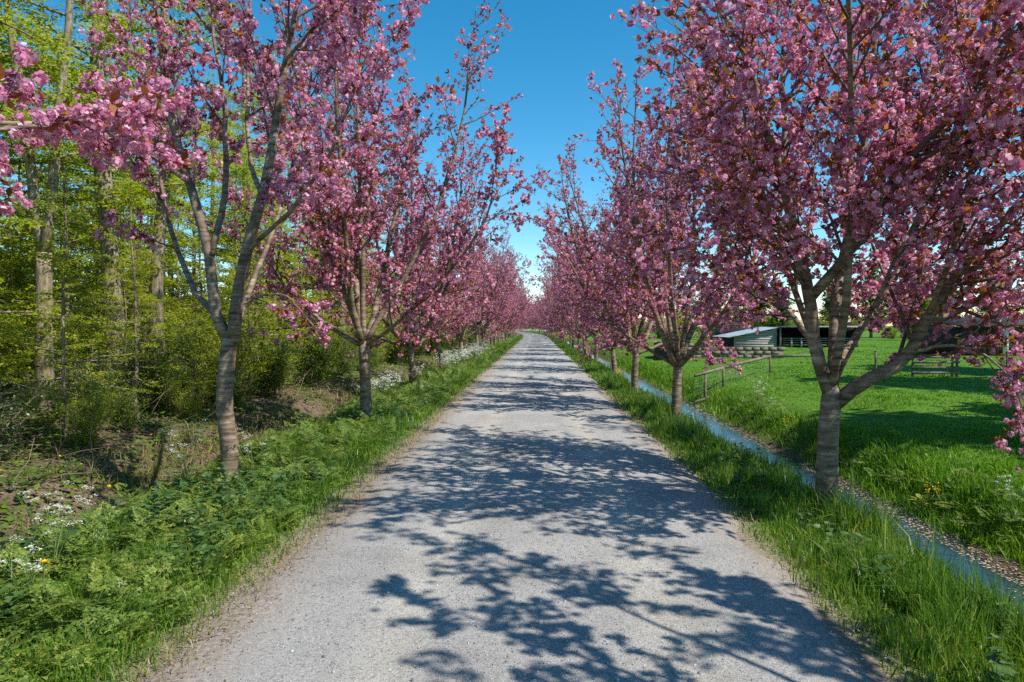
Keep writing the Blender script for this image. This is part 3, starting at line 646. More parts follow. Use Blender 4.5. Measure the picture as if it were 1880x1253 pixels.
# ------------------------------------------------------------------ the wood
def build_wood_tree(seed, h, r, crown0, n_leaf, mat, fork=None, size=0.06, name='wood_tree', cat='tree', blen=(1.2, 3.4), flat=0.35, bstep=0.5, lean=0.0, sides=10, first=None, bark='forest_bark', up=0.25, spread=0.16, bare=0.0):
    rng = np.random.default_rng(seed)
    root = empty(name); tag(root, None, cat)
    stems = []
    wob = lambda n, s: np.cumsum(rng.normal(0, s, (n, 3)), 0) * np.array([1, 1, 0])
    if fork:
        P = np.array([[0, 0, -0.2], [0, 0, fork * 0.5], [0.02, 0, fork]]); stems.append((catmull(P, 10)[0], np.linspace(r * 1.2, r * 0.92, 10)))
        for sx in (-1, 1):
            n = 8; z = np.linspace(fork - 0.1, h * rng.uniform(0.85, 1), n); x = sx * np.linspace(0, 1, n) ** 0.8 * h * 0.07
            stems.append((catmull(np.stack([x, rng.normal(0, 0.15, n) * np.linspace(0, 1, n), z], -1), 16)[0], np.linspace(r * 0.72, 0.02, 16)))
    else:
        n = 9; z = np.linspace(-0.2, h, n); w = wob(n, h * 0.006); w[0] = 0
        P = np.stack([lean * z + w[:, 0], w[:, 1], z], -1)
        Pc, s = catmull(P, 22); f = s / s[-1]
        stems.append((Pc, r * (1 - f) ** 0.75 * (1 + 0.35 * np.exp(-f * 14)) + 0.008))
    g = Geo()
    for P, R in stems: g.tube(P, R, sides)
    mesh_obj('trunk', g.mesh(name + '_trunk', True), M[bark], root)
    B_ = []; BR = []; TW = []; TR = []
    for P, R in stems[(1 if fork else 0):]:
        z = first if first else crown0
        while z < h * 0.985:
            if z > P[-1, 2]: break
            p = np.array([np.interp(z, P[:, 2], P[:, c]) for c in range(3)]); r0 = np.interp(z, P[:, 2], R)
            f = (z - crown0) / (h - crown0 + 1e-6)
            a = rng.uniform(0, 2 * math.pi); l = rng.uniform(*blen) * (1.0 - 0.72 * max(f, 0)) ; el = up * (0.5 + f) + rng.normal(0, 0.12)
            d = norm(np.array([math.cos(a), math.sin(a), el]))
            tt = np.linspace(0, 1, 6)[:, None]
            Q_ = p + d * l * tt + np.array([0, 0, 1]) * l * rng.uniform(-0.10, 0.12) * tt ** 2 + np.cumsum(rng.normal(0, 0.03 * l / 2, (6, 3)), 0) * (tt > 0)
            B_.append(Q_); BR.append(np.linspace(min(r0 * 0.5, 0.008 + 0.012 * l), 0.004, 6))
            for s_ in np.arange(0.3, l, 0.30):
                fi = s_ / l * 5; k0 = int(min(fi, 4)); pp = Q_[k0] + (Q_[k0 + 1] - Q_[k0]) * (fi - k0)
                d2 = norm(d + np.array([rng.normal(0, 0.8), rng.normal(0, 0.8), rng.normal(0, 0.8 * flat)])); l2 = rng.uniform(0.2, 0.75)
                TW.append([pp, pp + d2 * l2 * 0.5 + rng.normal(0, 0.02, 3), pp + d2 * l2]); TR.append([0.006, 0.0045, 0.0025])
            z += bstep * rng.uniform(0.6, 1.4)
    B_ = np.array(B_); BR = np.array(BR); TW = np.array(TW); TR = np.array(TR)
    g = Geo(); g.tubes(B_, BR, 5); g.tubes(TW, TR, 3)
    mesh_obj('branches', g.mesh(name + '_branches', True), M[bark], root)
    # leaves on the twigs, in sprays
    pick = rng.integers(0, len(TW), n_leaf); t = rng.uniform(0.1, 1.1, n_leaf)[:, None]
    base = TW[pick, 0] * (1 - t) + TW[pick, 2] * t
    w = vnoise(base[:, 0] * 1 + 31 + base[:, 2], base[:, 1] + 17 + base[:, 2] * 0.7, 0.9, seed)
    keep = w > 0.28 + bare; base = base[keep]; n = len(base)
    base = base + rng.normal(0, 1, (n, 3)) * np.array([spread, spread, spread * flat * 0.8])
    yaw = rng.uniform(0, 2 * math.pi, n); el = rng.normal(-0.15, 0.4, n)
    d = np.stack([np.cos(yaw) * np.cos(el), np.sin(yaw) * np.cos(el), np.sin(el)], -1)
    g = Geo(); g.scatter(ROUND_V, LEAF_Q, base, rot_dir(d, rng=rng, roll=0.45), size * rng.uniform(0.65, 1.25, n))
    mesh_obj('crown', g.mesh(name + '_crown'), M[mat], root, kind='stuff')
    return root

WG = 'tall trees of the wood'
f1 = build_wood_tree(41, 19, 0.25, 5.0, 26000, 'spring_leaf', size=0.085, blen=(1.5, 4.2), bstep=0.30, lean=-0.012)
f1.location = (-10.95, 17.6, 0.05); tag(f1, 'thick straight pale trunk in the wood beyond the nearest cherry tree', None, WG)
f2 = build_wood_tree(42, 15, 0.16, 5.5, 15000, 'spring_leaf', fork=3.5, size=0.08, blen=(1.2, 3.2), bstep=0.36)
f2.location = (-10.5, 14.2, 0.05); tag(f2, 'pale tree in the wood that forks into two stems at mid height', None, WG)
f3 = build_wood_tree(43, 17, 0.19, 6, 20000, 'spring_leaf', size=0.08, blen=(1.5, 4.0), bstep=0.32, lean=0.03)
f3.location = (-10.7, 19.0, 0.05); tag(f3, 'stout wood tree standing just behind the nearest forked cherry tree', None, WG)
f4 = build_wood_tree(44, 14, 0.20, 6.5, 3000, 'spring_leaf', size=0.07, blen=(1.0, 2.2), bstep=0.8, lean=0.09)
f4.location = (-8.75, 9.6, 0.05); tag(f4, 'dark knotty trunk leaning in at the upper corner beside the blossom', None, WG)
f5 = build_wood_tree(45, 21, 0.24, 6, 20000, 'olive_leaf', size=0.06, blen=(2.0, 4.6), bstep=0.26, up=0.9, spread=0.22, bare=-0.1)
f5.location = (-11.5, 40, 0.05); tag(f5, 'tall fine-twigged olive tree rising above the cherry row into the sky', None, WG)
rng = np.random.default_rng(61)
scat = []
for i in range(44):
    y = 8 + 2.4 * i + rng.uniform(-1.5, 1.5); x = rng.uniform(-32, -13.5)
    scat.append((x, y))
src = [f1, f3, f5, f2]
for i, (x, y) in enumerate(scat):
    v = src[[0, 1, 3, 0, 1, 2][i % 6]]; sc = rng.uniform(0.65, 0.98)
    copy_thing(v, (x, y, 0.05), rng.uniform(0, 6.28), sc, 'tall slender tree deeper in the sunlit wood', 'trees deeper in the wood')

# saplings and understorey
sap = [build_wood_tree(51, 6.5, 0.045, 0.8, 6200, 'spring_leaf', size=0.078, blen=(0.9, 2.2), bstep=0.16, name='wood_sapling', cat='sapling', sides=6, flat=0.25, up=0.2, spread=0.12),
       build_wood_tree(52, 5.0, 0.035, 0.6, 5600, 'spring_leaf', size=0.076, blen=(0.8, 2.0), bstep=0.14, name='wood_sapling', cat='sapling', sides=6, flat=0.22, up=0.15, spread=0.12, lean=0.06),
       build_wood_tree(53, 8.0, 0.055, 1.5, 6800, 'spring_leaf', size=0.078, blen=(1.0, 2.4), bstep=0.17, name='wood_sapling', cat='sapling', sides=6, flat=0.25, up=0.25, spread=0.13, lean=-0.03)]
SG = 'saplings in fresh leaf along the wood'
sp_xy = [(-8.3, 8.3), (-9.2, 10.2), (-8.0, 11.2), (-8.9, 12.6), (-9.8, 12.0), (-8.1, 13.6), (-9.3, 15.0), (-8.3, 16.2), (-10.0, 16.6), (-7.9, 18.5), (-9.0, 19.6), (-8.2, 21.4), (-9.6, 22.0)]
for i in range(44):
    sp_xy.append((rng.uniform(-13.5, -7.8), 23 + i * 1.9 + rng.uniform(-1, 1)))
for i in range(84):
    sp_xy.append((rng.uniform(-25, -11.3), 9 + rng.random() ** 1.3 * 42))
near_l = ['slim sapling in front of the knotty leaning trunk', 'slim leafy sapling at the very edge of the picture by the wood', 'sapling in layered yellow-green leaf before the two-stemmed tree', 'low spreading sapling beside the two-stemmed tree',
          'sapling filling the gap between the two-stemmed and the thick trunk', 'slender sapling standing right before the thick straight trunk', 'sapling just behind the thick straight trunk', 'sapling in front of the stout tree behind the forked cherry',
          'sapling hidden between the thick trunks of the wood', 'sapling seen just past the forked cherry trunk', 'sapling behind the low branch of the forked cherry', 'sapling beside the second cherry trunk, at the wood edge', 'sapling set back behind the second cherry trunk']
used_s = set()
for i, (x, y) in enumerate(sp_xy):
    v = sap[i % 3]; z = gz1(x, y) - 0.02; lb = near_l[i] if i < len(near_l) else ('thin sapling in yellow-green leaf at the wood edge behind the cherry row' if i < 57 else 'thin sapling deep between the trunks of the wood')
    gp = SG if i < 57 else 'saplings deep in the wood'
    sc = rng.uniform(1.0, 1.75) if i > 56 else rng.uniform(0.75, 1.15) if i > 12 else rng.uniform(0.42, 0.66)
    if i < 3: v.location = (x, y, z); v.scale = (sc,) * 3; v.rotation_euler = (0, 0, rng.uniform(0, 6.28)); tag(v, lb, None, gp)
    else: copy_thing(v, (x, y, z), rng.uniform(0, 6.28), sc, lb, gp)

# shrubs
def build_shrub(seed, h, rx, n, mat, size=0.055, name='shrub', stems=14):
    rng = np.random.default_rng(seed); root = empty(name); tag(root, None, 'shrub')
    P = []; R = []
    for i in range(stems):
        a = rng.uniform(0, 6.28); d = np.array([math.cos(a), math.sin(a), 0]) * rx * rng.uniform(0.3, 1.0); hh = h * rng.uniform(0.6, 1.0)
        t = np.linspace(0, 1, 6)[:, None]; b = np.array([rng.normal(0, 0.12), rng.normal(0, 0.12), -0.05])
        P.append(b + d * t ** 1.4 + np.array([0, 0, hh]) * t + rng.normal(0, 0.03, (6, 3)) * t); R.append(np.linspace(0.016, 0.004, 6))
    P = np.array(P); R = np.array(R)
    TW = []
    for i in range(stems * 26):
        k_ = rng.integers(0, stems); f = rng.uniform(0.15, 1) * 5; a0 = int(min(f, 4)); p = P[k_, a0] + (P[k_, a0 + 1] - P[k_, a0]) * (f - a0)
        d = norm(rng.normal(size=3) * np.array([1, 1, 0.6]) + np.array([0, 0, 0.2])); l = rng.uniform(0.15, 0.55); TW.append([p, p + d * l * .5, p + d * l])
    TW = np.array(TW); g = Geo(); g.tubes(P, R, 5); g.tubes(TW, np.tile([0.004, 0.003, 0.002], (len(TW), 1)), 3)
    mesh_obj('stems', g.mesh(name + '_stems', True), M['forest_bark'], root)
    pk = rng.integers(0, len(TW), n); t = rng.uniform(0, 1.1, n)[:, None]; b = TW[pk, 0] * (1 - t) + TW[pk, 2] * t + rng.normal(0, 0.06, (n, 3)); b[:, 2] = np.maximum(b[:, 2], 0.03)
    d = norm(rng.normal(size=(n, 3)) * np.array([1, 1, 0.5])); g = Geo(); g.scatter(ROUND_V, LEAF_Q, b, rot_dir(d, rng=rng, roll=0.7), size * rng.uniform(0.6, 1.3, n))
    mesh_obj('foliage', g.mesh(name + '_foliage'), M[mat], root, kind='stuff')
    return root
shr = [build_shrub(71, 2.4, 1.2, 5200, 'spring_leaf', 0.060), build_shrub(72, 2.0, 1.1, 5200, 'shrub_leaf', 0.060), build_shrub(73, 1.1, 0.9, 3000, 'ivy_leaf', 0.060, 'bramble', 22)]
HG = 'shrubs along the wood edge'
sh = [(1, -8.2, 14.8), (0, -8.0, 17.2), (1, -7.6, 18.8), (0, -8.0, 20.5), (1, -7.5, 22.5), (0, -7.8, 24.6), (1, -7.6, 26.8), (1, -7.4, 29.5), (0, -7.8, 32), (1, -7.5, 35), (0, -7.5, 38.5), (1, -7.6, 42), (1, -7.4, 46), (0, -7.7, 51), (1, -7.4, 56), (1, -7.6, 62), (0, -7.5, 69), (1, -7.5, 77), (1, -7.5, 86), (0, -7.6, 96),
      (2, -7.9, 9.4), (2, -7.4, 10.9), (2, -8.8, 10.6), (2, -7.7, 12.5), (2, -8.9, 13.4), (2, -7.5, 14.4), (2, -9.6, 14.9), (2, -7.2, 16.2), (2, -7.9, 7.6), (2, -10.0, 17.5), (2, -9.0, 17.0), (2, -11, 12.5), (2, -12, 16)]
for i in range(12): sh.append((i % 2, rng.uniform(-17, -11), rng.uniform(16, 45)))
for i in range(16): sh.append((i % 2, rng.uniform(-22, -13), 48 + i * 4))
for i in range(60): sh.append((i % 2, rng.uniform(-40, -17), 8 + i * 1.4))
used_h = set()
for i, (v, x, y) in enumerate(sh):
    z = gz1(x, y) - 0.03; sm_ = 20 <= i < 33 and i % 2 == 1
    if sm_: v = i // 2 % 2
    if i < 20: lb = nth(i + 1) + ' leafy shrub counted from the camera along the edge of the wood'; gp = HG
    elif i < 33: lb = 'low bushy clump on the leaf-littered bank, ' + nth(i - 19) + ' counted from the ditch corner'; gp = 'brambles on the bank'
    else: lb = 'green shrub growing in the shade between the wood trunks'; gp = 'shrubs inside the wood'
    o = shr[v]; sc = (rng.uniform(0.85, 1.25) if v != 2 else rng.uniform(0.7, 1.15)) * (0.5 if sm_ else 1.0 if i < 61 else rng.uniform(1.5, 2.3))
    if v in used_h: o = copy_thing(o, (x, y, z), rng.uniform(0, 6.28), sc, lb, gp)
    else: used_h.add(v); o.location = (x, y, z); o.scale = (sc,) * 3; tag(o, lb, None, gp)
    if v == 2: o['category'] = 'bramble'

# ------------------------------------------------------------------ grass, herbs, litter
def blades(g, rng, x, y, h, w, lean=0.45, z=None, simple=False):
    n = len(x); z = ground_z(x, y) - 0.01 if z is None else z
    a = rng.uniform(0, 2 * math.pi, n); b = rng.uniform(0, 2 * math.pi, n); ln = np.abs(rng.normal(0, lean, n)) * h
    c, s = np.cos(a) * w / 2, np.sin(a) * w / 2
    p0 = np.stack([x, y, z], -1); wd = np.stack([c, s, c * 0], -1); dr = np.stack([np.cos(b), np.sin(b), b * 0], -1)
    p1 = p0 + dr * (ln * 0.35)[:, None] + np.stack([x * 0, x * 0, h * 0.6], -1)
    p2 = p0 + dr * ln[:, None] + np.stack([x * 0, x * 0, h * np.clip(1 - 0.35 * (ln / h) ** 2, 0.45, 1)], -1)
    if simple:
        V = np.stack([p0 - wd, p0 + wd, p2], 1); g.put(V.reshape(-1, 3), None, np.arange(n * 3).reshape(-1, 3)); return
    V = np.stack([p0 - wd, p0 + wd, p1 + wd * 0.75, p1 - wd * 0.75, p2], 1)
    i = np.arange(n)[:, None] * 5
    g.put(V.reshape(-1, 3), i + np.array([[0, 1, 2, 3]]), i + np.array([[3, 2, 4]]))

rng = np.random.default_rng(2)
# verge on the ditch side
g = Geo()
def verge_r(n, y0, y1, wmul=1.0):
    u = rng.random(n); y = y0 * (y1 / y0) ** u; xo = rng.uniform(2.0, 3.92, n); x = xo + bend(y)
    cl = vnoise(x, y, 0.28, 21) * 0.6 + vnoise(x, y, 0.9, 22) * 0.4
    h = (0.09 + 0.27 * np.clip((xo - 2.05) / 0.7, 0, 1)) * (0.15 + 1.75 * cl ** 1.6) * rng.uniform(0.6, 1.25, n); h = np.where(xo > 3.1, h * np.clip(1 - (xo - 3.1) * 0.7, 0.5, 1) * np.where(y < 10.5, 1.55, 1.0), h)
    k_ = rng.random(n) < np.clip(0.12 + (xo - 2.0) / 0.5, 0, 1); k_ &= h > 0.03
    blades(g, rng, x[k_], y[k_], h[k_], (0.0065 + 0.0006 * y[k_]) * wmul * rng.uniform(0.7, 1.4, k_.sum()), 0.45)
verge_r(54000, 2.2, 24); verge_r(24000, 24, 110, 1.3); verge_r(4000, 110, 280, 1.8)
mesh_obj('verge_grass', g.mesh('verge_grass'), M['verge_grass'], kind='stuff', label='long green grass on the verge beside the water ditch', cat='grass')
# meadow
g = Geo()
n = 230000; u = rng.random(n); y = 3.0 * (75 / 3.0) ** u; xo = 5.12 + (0.80 * y + 1.9 - 4.0).clip(1.2) * rng.random(n) ** 1.1
x = xo + bend(y); cl = vnoise(x, y, 0.35, 31) * 0.55 + vnoise(x, y, 1.6, 32) * 0.45
h = (0.04 + 0.13 * cl ** 2.2) * rng.uniform(0.6, 1.25, n) * (1 + 0.6 * np.exp(-((xo - 5.7) / 0.4) ** 2))
k_ = rng.random(n) < 0.35 + 0.9 * cl
h = h * np.where(y > 13, 0.72, 1.0)
for kk, sm in ((k_ & (y < 13), False), (k_ & (y >= 13), True)): blades(g, rng, x[kk], y[kk], h[kk], (0.006 + 0.00095 * y[kk]) * rng.uniform(0.7, 1.4, kk.sum()) * (1.25 if sm else 1), 0.6, simple=sm)
n = 9000; y = 2.5 * (45 / 2.5) ** rng.random(n); xo = rng.uniform(5.0, 5.9, n); x = xo + bend(y); h = rng.uniform(0.10, 0.30, n)
blades(g, rng, x, y, h, 0.006 + 0.0007 * y, 0.7)
mesh_obj('meadow_grass', g.mesh('meadow_grass'), M['meadow_grass'], kind='stuff', label='short bright green pasture grass beyond the ditch', cat='grass')
# verge on the wood side: short edge grass and taller grass among the herbs
g = Geo()
def verge_l(n, y0, y1, wmul=1.0):
    y = y0 * (y1 / y0) ** rng.random(n); xo = -rng.uniform(2.12, 4.9, n); x = xo + bend(y)
    cl = vnoise(x, y, 0.35, 41)
    h = np.where(xo > -2.75, 0.05 + 0.16 * np.clip((-xo - 2.15) / 0.5, 0, 1), 0.12 + 0.20 * cl) * rng.uniform(0.6, 1.3, n)
    h = h * np.where((np.abs(x + 3.9) < 0.75) & (((y > 6.8) & (y < 9)) | ((y > 12.6) & (y < 15))), 0.5, 1.0)
    k_ = rng.random(n) < np.where(xo > -2.9, np.clip((-xo - 2.05) * 2.2, 0.08, 1), 0.35 + 0.5 * (cl > 0.6))
    blades(g, rng, x[k_], y[k_], h[k_], (0.006 + 0.0006 * y[k_]) * wmul, 0.75)
verge_l(42000, 2.4, 24); verge_l(18000, 24, 110, 1.4); verge_l(4000, 110, 250, 1.8)
mesh_obj('edge_grass', g.mesh('edge_grass'), M['verge_grass'], kind='stuff', label='short grass along the road edge beside the wood', cat='grass')
# dry grass on the ditch banks and at the road edge
g = Geo()
n = 9000; y = 4.0 * (60 / 4.0) ** rng.random(n); xo = np.where(rng.random(n) < 0.75, rng.normal(-6.2, 0.30, n), rng.normal(-5.0, 0.15, n)); x = xo + bend(y)
k_ = vnoise(x, y, 1.3, 51) > 0.42; blades(g, rng, x[k_], y[k_], rng.uniform(0.10, 0.34, k_.sum()), 0.006 + 0.0006 * y[k_], 0.8)
n = 3500; y = 2.4 * (25 / 2.4) ** rng.random(n); x = np.where(rng.random(n) < 0.7, -1, 1) * rng.normal(2.2, 0.14, n); blades(g, rng, x, y, rng.uniform(0.02, 0.08, n), 0.006 + 0.0003 * y, 1.6, z=x * 0 + 0.005)
mesh_obj('dry_grass', g.mesh('dry_grass'), M['dry_grass'], kind='stuff', label='straw coloured dry grass on the bank of the wood ditch', cat='grass')

# cow parsley foliage: finely divided fronds
def frond():
    V = []; T = []
    def lf(p, d, l, w):
        d = np.array(d) / np.linalg.norm(d); s = np.array([-d[1], d[0], 0]) * w; k = len(V)
        V.extend([np.array(p), np.array(p) + d * l * 0.62 + s * 1.25, np.array(p) + d * l - s * 0.7]); T.append([k, k + 1, k + 2])
    for yy, L in ((0.30, 0.42), (0.52, 0.33), (0.70, 0.22), (0.85, 0.13)):
        for sx in (-1, 1):
            d = np.array([sx * 0.85, 0.52, 0])
            for t in (0.30, 0.62):
                p = np.array([0, yy, 0]) + d * L * t
                lf(p, [sx * 0.3, 1, 0], L * 0.45, 0.045); lf(p, [sx * 1, -0.1, 0], L * 0.42, 0.045)
            lf(np.array([0, yy, 0]) + d * L * 0.7, d, L * 0.45, 0.05)
    lf([0, 0.9, 0], [0, 1, 0], 0.14, 0.045)
    k = len(V); V.extend([np.array([-.008, 0, 0]), np.array([.008, 0, 0]), np.array([.004, .95, 0]), np.array([-.004, .95, 0])]); T.append([k, k + 1, k + 2]); T.append([k, k + 2, k + 3])
    V = np.array(V); V[:, 2] = -0.30 * (V[:, 1] - 0.35) ** 2 - 0.25 * V[:, 0] ** 2 + 0.02
    return V, T
FV, FT = frond()
rng = np.random.default_rng(3)
g = Geo()
def parsley(n, y0, y1, smul=1.0, per=7, x0=-4.75, x1=-2.55):
    y = y0 * (y1 / y0) ** rng.random(n); x = rng.uniform(x0, x1, n)
    k_ = vnoise(x, y, 0.8, 61) > 0.22; x, y = x[k_] + bend(y[k_]), y[k_]
    hp = rng.uniform(0.06, 0.30, len(x)) * np.clip((-(x - bend(y)) - 2.3) / 0.7, 0.3, 1)
    hp = hp * np.where((np.abs(x + 3.9) < 0.75) & (((y > 6.8) & (y < 9)) | ((y > 12.6) & (y < 15))), 0.35, 1.0)
    for j in range(per):
        m_ = len(x); a = rng.uniform(0, 2 * math.pi, m_); el = rng.normal(0.25, 0.35, m_)
        d = np.stack([np.cos(a) * np.cos(el), np.sin(a) * np.cos(el), np.sin(el)], -1)
        pos = np.stack([x, y, ground_z(x, y) + hp * rng.uniform(0.15, 1.0, m_)], -1)
        g.scatter(FV, FT, pos, rot_dir(d, rng=rng, roll=0.35), smul * rng.uniform(0.15, 0.31, m_), tri=True)
parsley(780, 2.6, 16); parsley(300, 16, 34, 1.5, 6); parsley(220, 34, 100, 2.4, 5); parsley(60, 3, 20, 1.0, 6, 5.35, 5.9)
mesh_obj('parsley_foliage', g.mesh('parsley_foliage'), M['herb_leaf'], kind='stuff', label='lush ferny green herbs on the verge beside the wood', cat='herbs')
# nettles and broad-leaved herbs
HV = np.array([[0, 0, 0], [0.34, 0.22, 0.05], [0.28, 0.6, 0.03], [0, 1, -0.12], [-0.28, 0.6, 0.03], [-0.34, 0.22, 0.05], [0, .5, -0.03]], float)
HQ = [[0, 1, 2, 6], [6, 2, 3, 4], [0, 6, 4, 5]]
g = Geo()
n = 2100; y = 2.6 * (26 / 2.6) ** rng.random(n); u_ = rng.random(n); x = np.where(u_ < 0.58, rng.uniform(-4.7, -2.6, n), np.where(u_ < 0.8, rng.uniform(-9, -6.2, n), rng.uniform(2.5, 3.6, n)))
k_ = vnoise(x, y, 0.7, 71) > 0.5; x, y = x[k_], y[k_]; hh = rng.uniform(0.12, 0.36, len(x)) * np.where(x < -6, 0.5, 1)
for lv in (0.35, 0.6, 0.8, 1.0):
    a0 = rng.uniform(0, 6.28, len(x))
    for j in range(3):
        a = a0 + j * 2.1; m_ = len(x); d = np.stack([np.cos(a), np.sin(a), rng.normal(0.1, 0.25, m_)], -1)
        g.scatter(HV, HQ, np.stack([x, y, ground_z(x, y) + hh * lv], -1), rot_dir(d, rng=rng, roll=0.3), rng.uniform(0.05, 0.11, m_) * (1.15 - 0.4 * lv))
mesh_obj('nettles', g.mesh('nettles'), M['nettle_leaf'], kind='stuff', label='dark broad-leaved nettles among the ferny herbs', cat='herbs')
# low green ground cover and leaf litter on the wood floor
g = Geo(); n = 36000; y = 5 * (60 / 5) ** rng.random(n); x = rng.uniform(-16, -5.9, n); k_ = vnoise(x, y, 1.5, 81) * 0.6 + vnoise(x, y, 0.5, 82) * 0.4 > 0.40; x, y = x[k_], y[k_]; n = len(x)
a = rng.uniform(0, 6.28, n); d = np.stack([np.cos(a), np.sin(a), rng.normal(0.2, 0.4, n)], -1)
g.scatter(ROUND_V, LEAF_Q, np.stack([x, y, ground_z(x, y) + rng.uniform(0.0, 0.16, n)], -1), rot_dir(d, rng=rng, roll=0.4), rng.uniform(0.045, 0.10, n) * (1 + y / 60))
mesh_obj('ground_cover', g.mesh('ground_cover'), M['shrub_leaf'], kind='stuff', label='patchy green ground cover on the floor of the wood', cat='ground cover')
g = Geo(); n = 24000; y = 4.5 * (40 / 4.5) ** rng.random(n); x = rng.uniform(-15, -5.6, n); a = rng.uniform(0, 6.28, n); d = np.stack([np.cos(a), np.sin(a), rng.normal(0, 0.2, n)], -1)
g.scatter(LEAF_V, LEAF_Q, np.stack([x, y, ground_z(x, y) + rng.uniform(0.005, 0.03, n)], -1), rot_dir(d, rng=rng, roll=0.3), rng.uniform(0.04, 0.085, n))
n = 2600; y = 2.4 * (22 / 2.4) ** rng.random(n); x = np.where(rng.random(n) < 0.68, -1, 1) * (2.25 - np.abs(rng.normal(0, 0.28, n))); a = rng.uniform(0, 6.28, n); d = np.stack([np.cos(a), np.sin(a), rng.normal(0, 0.1, n)], -1)
g.scatter(LEAF_V, LEAF_Q, np.stack([x, y, road_h(x, y) + 0.006], -1), rot_dir(d, rng=rng, roll=0.2), rng.uniform(0.010, 0.030, n))
mesh_obj('fallen_leaves', g.mesh('fallen_leaves'), M['litter'], kind='stuff', label='brown fallen leaves on the wood floor and road edges', cat='leaves')
# dry twigs on the bank
g = Geo(); n = 420; y = rng.uniform(7.5, 24, n); x = rng.uniform(-11, -6.6, n); a = rng.uniform(0, 6.28, n); el = np.abs(rng.normal(0.3, 0.4, n)); l = rng.uniform(0.3, 1.4, n)
p0 = np.stack([x, y, ground_z(x, y)], -1); d = np.stack([np.cos(a) * np.cos(el), np.sin(a) * np.cos(el), np.sin(el)], -1) * l[:, None]
g.tubes(np.stack([p0, p0 + d * .5 + rng.normal(0, .04, (n, 3)), p0 + d], 1), np.tile([0.006, 0.005, 0.003], (n, 1)), 4)
mesh_obj('dry_twigs', g.mesh('dry_twigs'), M['litter'], kind='stuff', label='tangle of dry pale twigs on the bank before the wood', cat='twigs')
# petals and leaves afloat
g = Geo()
n = 9500; y = 3.5 * (60 / 3.5) ** rng.random(n); xo = np.where(rng.random(n) < 0.72, rng.normal(4.92, 0.24, n), rng.uniform(4.0, 5.2, n)); k_ = vnoise(xo, y, 0.5, 91) + (xo > 4.75) * 0.35 + ((y < 11) & (xo > 4.35)) * 0.2 > 0.58; xo, y = xo[k_], y[k_]; n = len(y)
a = rng.uniform(0, 6.28, n); d = np.stack([np.cos(a), np.sin(a), a * 0], -1)
g.scatter(ROUND_V * np.array([1, 1, 0.15]), LEAF_Q, np.stack([xo + bend(y), y, np.maximum(ground_z(xo + bend(y), y), WATER_Z) + 0.006], -1), rot_dir(d), rng.uniform(0.014, 0.034, n) * (1 + y / 30))
mesh_obj('floating_petals', g.mesh('floating_petals'), M['petal'], kind='stuff', label='fallen petals and leaves drifting at the far side of the ditch', cat='petals')
# loose stones on the road
OV = np.array([[1, 0, 0], [0, 1, 0], [-1, 0, 0], [0, -1, 0], [0, 0, .7], [0, 0, -.7]], float); OT = [[0, 1, 4], [1, 2, 4], [2, 3, 4], [3, 0, 4], [1, 0, 5], [2, 1, 5], [3, 2, 5], [0, 3, 5]]
g = Geo(); n = 8500; y = 2.6 * (16 / 2.6) ** rng.random(n); x = np.clip(rng.normal(0, 1.15, n), -2.25, 2.1)
g.scatter(OV, OT, np.stack([x, y, road_h(x, y) + 0.002], -1), rot_random(rng, n), rng.uniform(0.0035, 0.0085, n) * np.where(rng.random(n) < 0.03, 1.9, 1.0), tri=True)
M['stone'] = leaf_mat('stone', [(0.0, (0.13, 0.13, 0.14)), (0.4, (0.29, 0.285, 0.28)), (0.8, (0.43, 0.42, 0.40)), (1.0, (0.60, 0.58, 0.56))], trans=0.0, rough=0.9)
mesh_obj('loose_stones', g.mesh('loose_stones'), M['stone'], kind='stuff', label='loose grey stones on the gravel road', cat='gravel')

